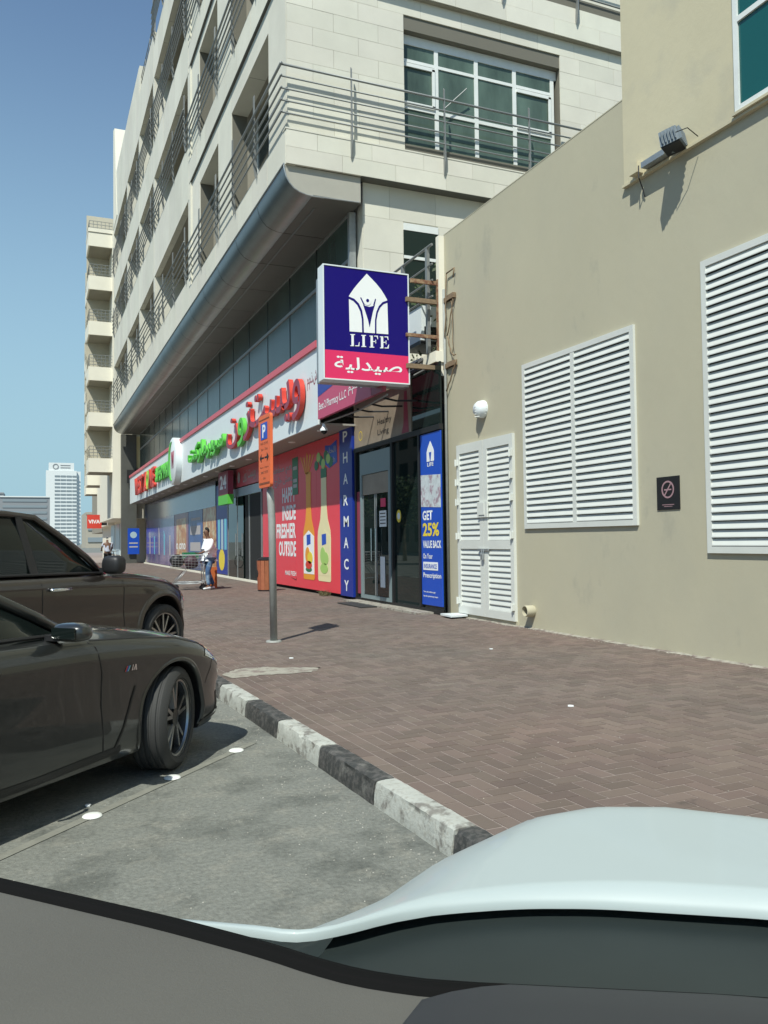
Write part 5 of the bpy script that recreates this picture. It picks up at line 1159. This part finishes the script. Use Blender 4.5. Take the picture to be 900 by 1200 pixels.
def wheel(t, s, y, R_, wd, steer, spokes, mr, name='wheel', rimr=None, hub=True):
    side = -1 if y < 0 else 1
    rim = rimr or R_ * .74; w = place(name, None, t) if 0 else None
    tb = MB(); prof_ = [(rim, -wd * .42), (rim + .012, -wd * .5), (R_ - .045, -wd * .53), (R_ - .014, -wd * .46), (R_, -wd * .38)]
    g = []
    for k in range(4): x0 = -wd * .38 + wd * .76 * (k + .5) / 4.0; g += [(R_, x0 - .014), (R_ - .007, x0 - .009), (R_ - .007, x0 + .001), (R_, x0 + .006)]
    prof_ = prof_ + g + [(R_, wd * .38), (R_ - .014, wd * .46), (R_ - .045, wd * .53), (rim + .012, wd * .5), (rim, wd * .42)]
    tb.lathe(prof_, 56, (0, 0, 0), 'y'); tyre = MB(); wo = tb.build(name, m_rubber, None, smooth=35)
    wo.parent = t; wo.location = (s, y, R_); wo.rotation_euler = (0, 0, steer); BASE[wo.name] = (0, 0, 0)
    rb_ = MB(); rb_.lathe([(rim + .004, side * wd * .47), (rim + .004, side * wd * .43), (rim - .012, side * wd * .42), (rim - .016, side * wd * .36)], 56, (0, 0, 0), 'y'); rb_.build('rim', mr, wo, smooth=40)
    MB().lathe([(rim - .014, side * wd * .37), (rim - .024, side * wd * .25), (rim - .03, -side * wd * .4)], 48, (0, 0, 0), 'y').build('rim_barrel', m_black, wo, smooth=40)
    MB().lathe([(0, side * wd * .02), (rim - .03, side * .0)], 40, (0, 0, 0), 'y').build('brake_disc', m_rimd, wo)
    sb_ = MB(); f0 = side * wd * .36
    for k in range(spokes):
        a = 2 * pi * k / spokes + .3
        for da in (-.16, .16):
            p0 = (.05, a + da * .5); p1 = (rim - .015, a + da * 1.25); hw0, hw1 = .013, .011
            vs = []
            for (rr_, aa), hw, dpt in ((p0, hw0, 0), (p1, hw1, -.004)):
                c = Vector((rr_ * cos(aa), 0, rr_ * sin(aa))); tn = Vector((-sin(aa), 0, cos(aa)))
                vs += [c - tn * hw + Vector((0, f0 + side * (dpt), 0)), c + tn * hw + Vector((0, f0 + side * dpt, 0)), c + tn * hw * 1.5 + Vector((0, f0 - side * .035, 0)), c - tn * hw * 1.5 + Vector((0, f0 - side * .035, 0))]
            sb_.add(vs, [(0, 1, 5, 4), (1, 2, 6, 5), (2, 3, 7, 6), (3, 0, 4, 7), (0, 3, 2, 1), (4, 5, 6, 7)])
    sb_.build('spoke', mr, wo)
    MB().lathe([(0, f0 + side * .006), (.03, f0 + side * .006), (.06, f0), (.062, f0 - side * .03)], 24, (0, 0, 0), 'y').build('hub_cap', m_rimd, wo, smooth=30)
    return wo
def greenhouse(t, base, roof, m, mglass, roof_name='roof'):
    """glass shell from base ring to roof ring plus roof skin; points are half outlines front->rear"""
    B_ = [Vector(p) for p in base] ; R__ = [Vector(p) for p in roof]
    full = lambda P: [Vector((p.x, -p.y, p.z)) for p in P] + [p for p in P[::-1]]
    FB, FR = full(B_), full(R__); rows = []
    for q in [0, .25, .5, .75, 1]:
        rows.append([tuple(a.lerp(c, q) + Vector((0, math.copysign(.03 * sin(pi * q), a.y) if abs(a.y) > .3 else 0, 0))) for a, c in zip(FB, FR)])
    g = MB().grid(rows).build('window_glass', mglass, t, smooth=50)
    cz = max(p.z for p in R__); b = MB(); rr_ = []
    for q, dz in ((1.0, 0), (.93, .022), (.75, .038), (.4, .05), (.02, .052)):
        rr_.append([(p.x if 0 else (p.x - sum(v.x for v in FR) / len(FR)) * (q if q > .5 else q) + sum(v.x for v in FR) / len(FR), p.y * q, p.z + dz) for p in FR])
    b.grid(rr_).build(roof_name, m, t, smooth=True)
    return FB, FR
hang = math.atan2(.716, .698)
Pw = Vector((.807, 5.66, 0)); Hh = Vector((.698, .716, 0)); Rt = Vector((.716, -.698, 0))
# ---------- dark saloon
T1 = [(.865, .42, .26, .50, .56, .60), (.83, .60, .22, .53, .60, .645), (.76, .73, .19, .575, .645, .70), (.66, .815, .17, .64, .70, .75), (.50, .875, .165, .72, .765, .81), (.30, .91, .165, .80, .835, .875), (0, .932, .17, .868, .905, .94), (-.45, .935, .17, .915, .955, .99), (-.95, .93, .17, .945, .985, 1.02), (-2.0, .93, .17, .965, 1.0, 1.03), (-3.0, .935, .17, .975, 1.01, 1.04), (-3.6, .90, .2, .97, 1.02, 1.05), (-3.95, .82, .28, .93, 1.0, 1.03), (-4.05, .7, .35, .88, .96, 1.0)]
c1 = thing('parked_saloon', 'dark taupe saloon parked nearest, its front wheel turned and nose at the kerb', 'car', tuple(Pw - Rt * .84), rotz=hang, local=True)
car_body(c1, T1, m_bmw, (0, -2.95), .372)
for a in (0, -2.95): arch_lip(c1, T1, a, .372, m_bmw, .02, .008)
wheel(c1, 0, -.815, .335, .235, radians(17), 5, m_rim); wheel(c1, 0, .80, .335, .235, radians(17), 5, m_rim); wheel(c1, -2.95, -.815, .335, .245, 0, 5, m_rim); wheel(c1, -2.95, .80, .335, .245, 0, 5, m_rim)
strip(c1, T1, [(-.70, .24), (-.715, .5), (-.73, .75), (-.78, .90), (-.86, .965)], m_black, .009); strip(c1, T1, [(-1.95, .24), (-1.93, .6), (-1.98, .95)], m_black, .009); strip(c1, T1, [(-.70, .24), (-1.4, .225), (-1.95, .24)], m_black, .007)
strip(c1, T1, [(.52, .715), (.3, .795), (0, .868), (-.4, .913), (-.8, .942)], m_black, .008, name='bonnet_gap'); strip(c1, T1, [(.50, .70), (.46, .60), (.40, .50)], m_black, .007, name='bumper_gap')
strip(c1, T1, [(-.42, .62), (-.46, .52), (-.55, .36), (-.60, .28)], m_black, .016, .004, 'fender_vent'); pass
strip(c1, T1, [(-.55, .262), (-1.2, .245), (-2.4, .26)], m_black, .05, .003, 'sill_trim')
for i, (mm) in enumerate((m_cyan, m_blue2, m_red)): patch(c1, T1, ([(-.50 - .012 * i, .722), (-.508 - .012 * i, .722)], [(-.485 - .012 * i, .755), (-.493 - .012 * i, .755)]), mm, 'badge_stripe', n=1, k=1)
patch(c1, T1, ([(-.42, .72), (-.435, .72)], [(-.43, .757), (-.44, .757)]), m_chrome, 'badge_letter', n=1, k=1); patch(c1, T1, ([(-.445, .722), (-.455, .722)], [(-.43, .757), (-.44, .757)]), m_chrome, 'badge_letter', n=1, k=1); patch(c1, T1, ([(-.46, .722), (-.472, .722)], [(-.455, .757), (-.463, .757)]), m_chrome, 'badge_letter', n=1, k=1)
hl = patch(c1, T1, ([(.36, .70), (.5, .655), (.64, .60), (.74, .56)], [(.40, .765), (.52, .715), (.64, .665), (.73, .605)]), m_lamp, 'headlight', .004); patch(c1, T1, ([(.40, .702), (.52, .662), (.64, .615)], [(.405, .708), (.525, .668), (.645, .622)]), m_txt, 'daytime_strip', .007)
patch(c1, T1, ([(.36, .70), (.5, .655), (.64, .60), (.74, .56)], [(.40, .765), (.52, .715), (.64, .665), (.73, .605)]), m_lamp, 'headlight', .004, side=1)
patch(c1, T1, ([(.60, .27), (.78, .28)], [(.62, .40), (.77, .40)]), m_black, 'bumper_intake', .003); patch(c1, T1, ([(.30, .23), (.60, .24), (.80, .26)], [(.33, .25), (.60, .262), (.80, .285)]), m_black, 'bumper_lip', .012)
FB, FR = greenhouse(c1, [(-.62, 0, 1.01), (-.68, .45, 1.0), (-.90, .76, .975), (-1.3, .80, .985), (-2.4, .80, 1.0), (-3.2, .76, 1.01), (-3.6, .5, 1.03), (-3.7, 0, 1.04)], [(-1.42, 0, 1.40), (-1.46, .35, 1.39), (-1.62, .55, 1.36), (-1.95, .585, 1.385), (-2.5, .58, 1.40), (-2.95, .55, 1.375), (-3.02, .35, 1.385), (-3.05, 0, 1.39)], m_bmw, m_carglass)
for sd in (-1, 1):
    MB().tube([(-.80, .74 * sd, .97), (-1.05, .715 * sd, 1.10), (-1.35, .655 * sd, 1.25), (-1.64, .565 * sd, 1.37), (-2.4, .60 * sd, 1.405), (-3.0, .57 * sd, 1.38), (-3.45, .68 * sd, 1.16)], [.03, .034, .034, .032, .03, .03, .035], 8).build('pillar', m_bmw, c1, smooth=True)
    MB().tube([(-.88, .80 * sd, .985), (-1.3, .825 * sd, .998), (-2.4, .825 * sd, 1.012), (-3.3, .78 * sd, 1.02)], .012, 6).build('window_trim', m_black, c1)
    ell((-1.02, .97 * sd, 1.015), (.07, .115, .052), p=.7).build('wing_mirror', m_bmw, c1, smooth=True); MB().box(-1.08, .83 * sd, .97, -1.0, .93 * sd, 1.0).build('mirror_stalk', m_black, c1)
    MB().box(-1.092, .89 * sd, .985, -1.086, 1.05 * sd, 1.045).build('mirror_glass', m_carglass, c1)
MB().tube([(-1.5, -.945, .86), (-1.53, -.965, .865), (-1.68, -.965, .87), (-1.72, -.945, .87)], .014, 6).build('door_handle', m_bmw, c1, smooth=True)
MB().box(.862, -.3, .38, .875, .3, .50).build('grille', m_black, c1)
# ---------- brown off-roader
Ps = Pw + KD * 3.7 + Hh * 1.0
T2 = [(.74, .42, .40, .62, .70, .78), (.71, .58, .36, .66, .74, .82), (.64, .72, .33, .74, .82, .90), (.50, .83, .31, .86, .93, 1.0), (.30, .89, .30, .97, 1.04, 1.09), (0, .92, .30, 1.05, 1.105, 1.14), (-.5, .925, .30, 1.115, 1.16, 1.19), (-1.0, .925, .30, 1.145, 1.185, 1.21), (-2.0, .925, .30, 1.16, 1.19, 1.215), (-3.3, .925, .32, 1.17, 1.20, 1.22), (-3.8, .89, .4, 1.15, 1.19, 1.21), (-3.9, .8, .45, 1.1, 1.15, 1.18)]
c2 = thing('parked_offroader', 'bronze brown off-roader with dark windows parked behind the taupe saloon', 'car', tuple(Ps - Rt * .83), rotz=hang, local=True)
car_body(c2, T2, m_suv, (0, -2.78), .455)
for a in (0, -2.78): arch_lip(c2, T2, a, .455, m_suv, .07, .03)
for s_, st in ((0, 0), (-2.78, 0)):
    for y_ in (-.80, .80): wheel(c2, s_, y_, .385, .26, st, 6, m_rim)
strip(c2, T2, [(-.70, .36), (-.72, .7), (-.74, 1.0), (-.78, 1.13)], m_black, .010); strip(c2, T2, [(-1.93, .36), (-1.92, .8), (-1.95, 1.15)], m_black, .010)
strip(c2, T2, [(.56, .80), (.3, .955), (0, 1.04), (-.5, 1.105), (-.9, 1.135)], m_black, .009, name='bonnet_gap'); patch(c2, T2, ([(.40, .70), (.55, .66), (.66, .64)], [(.38, .86), (.52, .80), (.64, .72)]), m_lamp, 'headlight')
strip(c2, T2, [(-.2, 1.0), (-.6, 1.03), (-1.8, 1.07), (-3, 1.09)], m_suv, .03, .006, 'side_crease'); strip(c2, T2, [(-.5, .34), (-1.5, .33), (-2.3, .34)], m_black, .05, .01, 'sill_trim')
greenhouse(c2, [(-.80, 0, 1.20), (-.86, .5, 1.19), (-1.02, .80, 1.175), (-1.4, .845, 1.185), (-2.4, .85, 1.20), (-3.4, .84, 1.21), (-3.85, .6, 1.2), (-3.9, 0, 1.2)], [(-1.68, 0, 1.815), (-1.70, .42, 1.80), (-1.80, .645, 1.765), (-2.1, .675, 1.79), (-2.6, .68, 1.80), (-3.4, .665, 1.79), (-3.7, .5, 1.79), (-3.72, 0, 1.80)], m_suv, m_carglass)
for sd in (-1, 1):
    MB().tube([(-.93, .80 * sd, 1.15), (-1.2, .79 * sd, 1.36), (-1.5, .735 * sd, 1.57), (-1.80, .665 * sd, 1.765), (-2.2, .695 * sd, 1.795), (-3.5, .685 * sd, 1.79), (-3.8, .78 * sd, 1.3)], [.035, .038, .038, .036, .034, .034, .04], 8).build('pillar', m_suv, c2, smooth=True)
    MB().tube([(-1.0, .835 * sd, 1.185), (-1.4, .868 * sd, 1.195), (-2.4, .875 * sd, 1.21), (-3.5, .86 * sd, 1.22)], .015, 6).build('window_trim', m_black, c2)
    MB().prism([(-1.93, .862 * sd, 1.2), (-2.03, .862 * sd, 1.2), (-2.08, .70 * sd, 1.78), (-2.0, .70 * sd, 1.78)], (0, .012 * sd, 0)).build('door_pillar', m_black, c2)
    ell((-1.0, 1.0 * sd, 1.27), (.09, .12, .10), p=.6).build('wing_mirror', m_black, c2, smooth=True); MB().box(-1.05, .85 * sd, 1.19, -.97, .95 * sd, 1.24).build('mirror_stalk', m_black, c2)
    MB().tube([(-2.15, .55 * sd, 1.83), (-2.3, .55 * sd, 1.875), (-3.4, .55 * sd, 1.875), (-3.55, .55 * sd, 1.83)], .018, 8).build('roof_rail', m_chrome, c2, smooth=True)
MB().tube([(-1.58, -.93, 1.04), (-1.60, -.965, 1.045), (-1.84, -.965, 1.05), (-1.86, -.93, 1.05)], .017, 8).build('door_handle', m_chrome, c2, smooth=True)
MB().tube([(-1.25, -.80, 1.55), (-1.7, -.74, 1.66)], .004, 4).build('glass_streak', m_rim, c2) if 0 else None

c3 = c2.copy(); COL.objects.link(c3); c3.location = Vector(c2.location) + KD * 3.9 - Hh * .35; c3['label'] = 'white off-roader almost hidden behind the bronze brown one'
m_wpaint = mat('white_offroader_paint', (.66, .67, .66), .3, coat=.8)
def ctree(src, dst):
    for ch in list(src.children):
        n_ = ch.copy(); COL.objects.link(n_); n_.parent = dst; n_.matrix_parent_inverse = ch.matrix_parent_inverse.copy()
        if m_suv.name in [sl.material.name for sl in n_.material_slots if sl.material]:
            n_.data = n_.data.copy()
            for k_ in range(len(n_.data.materials)):
                if n_.data.materials[k_] and n_.data.materials[k_].name == m_suv.name: n_.data.materials[k_] = m_wpaint
        ctree(ch, n_)
ctree(c2, c3)
c4 = c3.copy(); COL.objects.link(c4); c4.location = Vector(c2.location) + KD * 15.5 - Hh * .3; c4['label'] = 'white off-roader parked further up, seen reflected in the pharmacy glass'
m_suv_name = m_suv.name
def ctree2(src, dst):
    for ch in list(src.children):
        n_ = ch.copy(); COL.objects.link(n_); n_.parent = dst; ctree2(ch, n_)
ctree2(c3, c4)
for c_, g_ in ((c1, 0), (c2, 0)): pass

# ---------- own car: bonnet, cowl, dashboard and windscreen seen from the seat
oc = thing('white_car', 'white car in the foreground, its rounded bonnet and dashboard across the bottom', 'car', (0, 0, 0), rotz=hang, local=True)
def lin(tab, r):
    if r <= tab[0][0]: return tab[0][1]
    for (a, va), (c, vc) in zip(tab, tab[1:]):
        if r <= c:
            t = (r - a) / (c - a); return va + (vc - va) * t
    return tab[-1][1]
def smt(tab, r, d=.05): return (lin(tab, r - d) + 2 * lin(tab, r) + lin(tab, r + d)) / 4
OUT = [(-1.25, .88), (-.85, .89), (-.70, .905), (-.58, .92), (-.49, .96), (-.435, 1.06), (-.395, 1.15), (-.36, 1.32), (-.28, 1.52), (-.2, 1.60), (-.08, 1.64), (.06, 1.635), (.3, 1.60), (.7, 1.5), (1.2, 1.3)]
REAR = [(-1.25, .975), (-.52, .945), (-.47, .962), (-.43, 1.02), (-.36, 1.085), (-.25, 1.145), (-.15, 1.18), (.07, 1.225), (.5, 1.25), (1.2, 1.23)]
BAND = [(-1.3, .975), (-1.01, .96), (-.68, .94), (-.5, .92), (-.41, .90), (-.31, .905), (-.12, .955), (.05, 1.0), (.5, 1.03), (1.2, 1.0)]
def outd(f, r):
    best = 9; 
    for (a, fa), (c, fc) in zip(OUT, OUT[1:]):
        ax, ay, bx2, by2 = a, fa, c, fc; dx, dy = bx2 - ax, by2 - ay; t = max(0, min(1, ((r - ax) * dx + (f - ay) * dy) / (dx * dx + dy * dy)))
        d_ = math.hypot(r - ax - t * dx, f - ay - t * dy); best = min(best, d_)
    return best if f > lin(OUT, r) else -best
rows = []
rs_ = [-.90 + .02 * i for i in range(106)]
for r in rs_:
    f0 = smt(REAR, r, .03); f1 = smt(OUT, r) + .55; tp_ = min(1, max(0, (r + .9) / .35)); f1 = f0 + .012 + (f1 - f0 - .012) * tp_ ** 2.2; row = [(f0 + .004, -r, .985 - .02 * (1 - tp_)), (f0 + .005, -r, .994 - .03 * (1 - tp_)), (f0 + .009, -r, .999 - .035 * (1 - tp_))]
    for j in range(1, 46):
        f = f0 + .009 + (f1 - f0 - .009) * (j / 45) ** 1.1; d = outd(f, r); z = 1.003 + .012 * min(1, max(0, -d) / .3) - 2.6 * max(0, d + .06) ** 2 - (1.2 * max(0, d - .15)) - .035 * (1 - tp_)
        row.append((f, -r, max(z, .35)))
    rows.append(row)
MB().grid(rows).build('bonnet', m_hood, oc, smooth=True)
rows = []
for r in [-.475 + .03 * i for i in range(56)]:
    a, c = smt(BAND, r) + .002, smt(REAR, r, .03) + .07; rows.append([(a + (c - a) * k / 4, -r, .975 - .01 * sin(pi * k / 4)) for k in range(5)])
MB().grid(rows).build('cowl_panel', m_cowl, oc, smooth=True)
rows = []; 
for i in range(85):
    r = -1.3 + .03 * i; f = smt(BAND, r); rows.append([(f + .004, -r, .96), (f, -r, .998), (f - .01, -r, 1.0), (f - .022, -r, .997), (f - .028, -r, .988)])
MB().grid(rows).build('windscreen_seal', mat('matt_black_seal', (.006, .006, .006), .9, spec=.1), oc, smooth=True)
rows = []
for i in range(85):
    r = -1.3 + .03 * i; f = smt(BAND, r) - .025; rows.append([(f * (1 - k / 10) + .12 * k / 10, -r, .991 + .045 * (k / 10) ** .8) for k in range(11)])
MB().grid(rows).build('dashboard', m_dash, oc, smooth=True)
b = MB(); rows = []
for i in range(46):
    r = -.30 + .03 * i; e = min(1, (i + .3) / 3) ** .5; f = smt(BAND, r) - .029 - .02 * (1 - e)
    rows.append([(f - .08 * k - (.05 * (1 - min(1, i / 4)) if k else 0), -r, .990 + .006 * min(1, k) + .022 * e + .006 * k + (.012 * e if 0 < k else 0)) for k in range(9)])
b.grid(rows).build('instrument_hood', m_dashd, oc, smooth=True)
rows = []
for i in range(30):
    r = -1.3 + 2.6 * i / 29; f = lin(BAND, r) - .02; rows.append([(f + (-.05 - f) * k / 8 + .05 * sin(pi * k / 8), -r, 1.0 + .74 * k / 8) for k in range(9)])
mw = bpy.data.materials.new('windscreen_glass'); mw.use_nodes = True; N = mw.node_tree.nodes; N.clear()
tb_ = N.new('ShaderNodeBsdfTransparent'); tb_.inputs[0].default_value = (.915, .965, .935, 1); oo_ = N.new('ShaderNodeOutputMaterial'); mw.node_tree.links.new(tb_.outputs[0], oo_.inputs[0])
MB().grid(rows).build('windscreen', mw, oc, smooth=True)
b = MB(); b.box(-1.6, -1.0, 1.76, -.02, 1.2, 1.8); b.build('roof', m_hood, oc)  # roof panel out of view, added to shade the dashboard

# ================================================================ ACROSS THE STREET (met only as reflections in the shop glass)
ob = thing('office_building', 'pale brown block across the street, unseen and added for the reflections in the shop glass', 'building', (-26, 60, 0))  # guessed block, never in view, added to darken the glass reflections
bx('wall', mat('brown_render', (.20, .17, .13), .85, var=.1, scale=.3), ob, -40, 8, 0, -26, 130, 15)
for fl_ in range(4):
    for k in range(30): bx('window', m_glass, ob, -26.05, 10 + k * 4, 1.2 + fl_ * 3.6, -26.0, 12.4 + k * 4, 3.2 + fl_ * 3.6)
m_leaf = mat('street_tree_leaves', (.05, .085, .03), .7, rnd='isl', rnd_amt=.45)
tm = MB(); R = random.Random(77)
for i in range(2600):
    th_, ph_ = R.uniform(0, 2 * pi), math.acos(R.uniform(-1, 1)); rr_ = R.uniform(.45, 1) * (1 + .25 * sin(3 * th_) * sin(4 * ph_))
    c = Vector((2.1 * rr_ * sin(ph_) * cos(th_), 2.1 * rr_ * sin(ph_) * sin(th_), 4.2 + 1.8 * rr_ * cos(ph_))); n_ = Vector((R.uniform(-1, 1), R.uniform(-1, 1), R.uniform(-1, 1))).normalized(); t1 = n_.orthogonal().normalized() * R.uniform(.1, .2); t2 = n_.cross(t1).normalized() * .08
    tm.add([c - t1, c + t2, c + t1, c - t2], [(0, 1, 2, 3)])
crown = tm.mesh('crown', m_leaf, fix=False)
tk = MB(); tk.tube([(0, 0, 0), (.05, 0, 1.6), (-.05, .05, 3.0), (0, 0, 4.4)], [.16, .12, .10, .04], 8)
for a in (0, 2.1, 4.2): tk.tube([(0, 0, 2.4), (.7 * cos(a), .7 * sin(a), 3.5), (1.3 * cos(a), 1.3 * sin(a), 4.3)], [.07, .05, .02], 6)
trunk = tk.mesh('trunk', m_rust2, smooth=True)
for k, (x_, y_) in enumerate(((-9.5, 44), (-10.5, 53), (-9.8, 63), (-10, 75))):
    t = thing('street_tree', ['round green street tree across the road, the nearest of its row', 'second street tree of the row across the road', 'third street tree of the row across the road', 'farthest street tree of the row across the road'][k], 'tree', (x_, y_, 0), group='street trees across the road', rotz=k * 1.3, local=True)
    place('crown', crown, t); place('trunk', trunk, t)
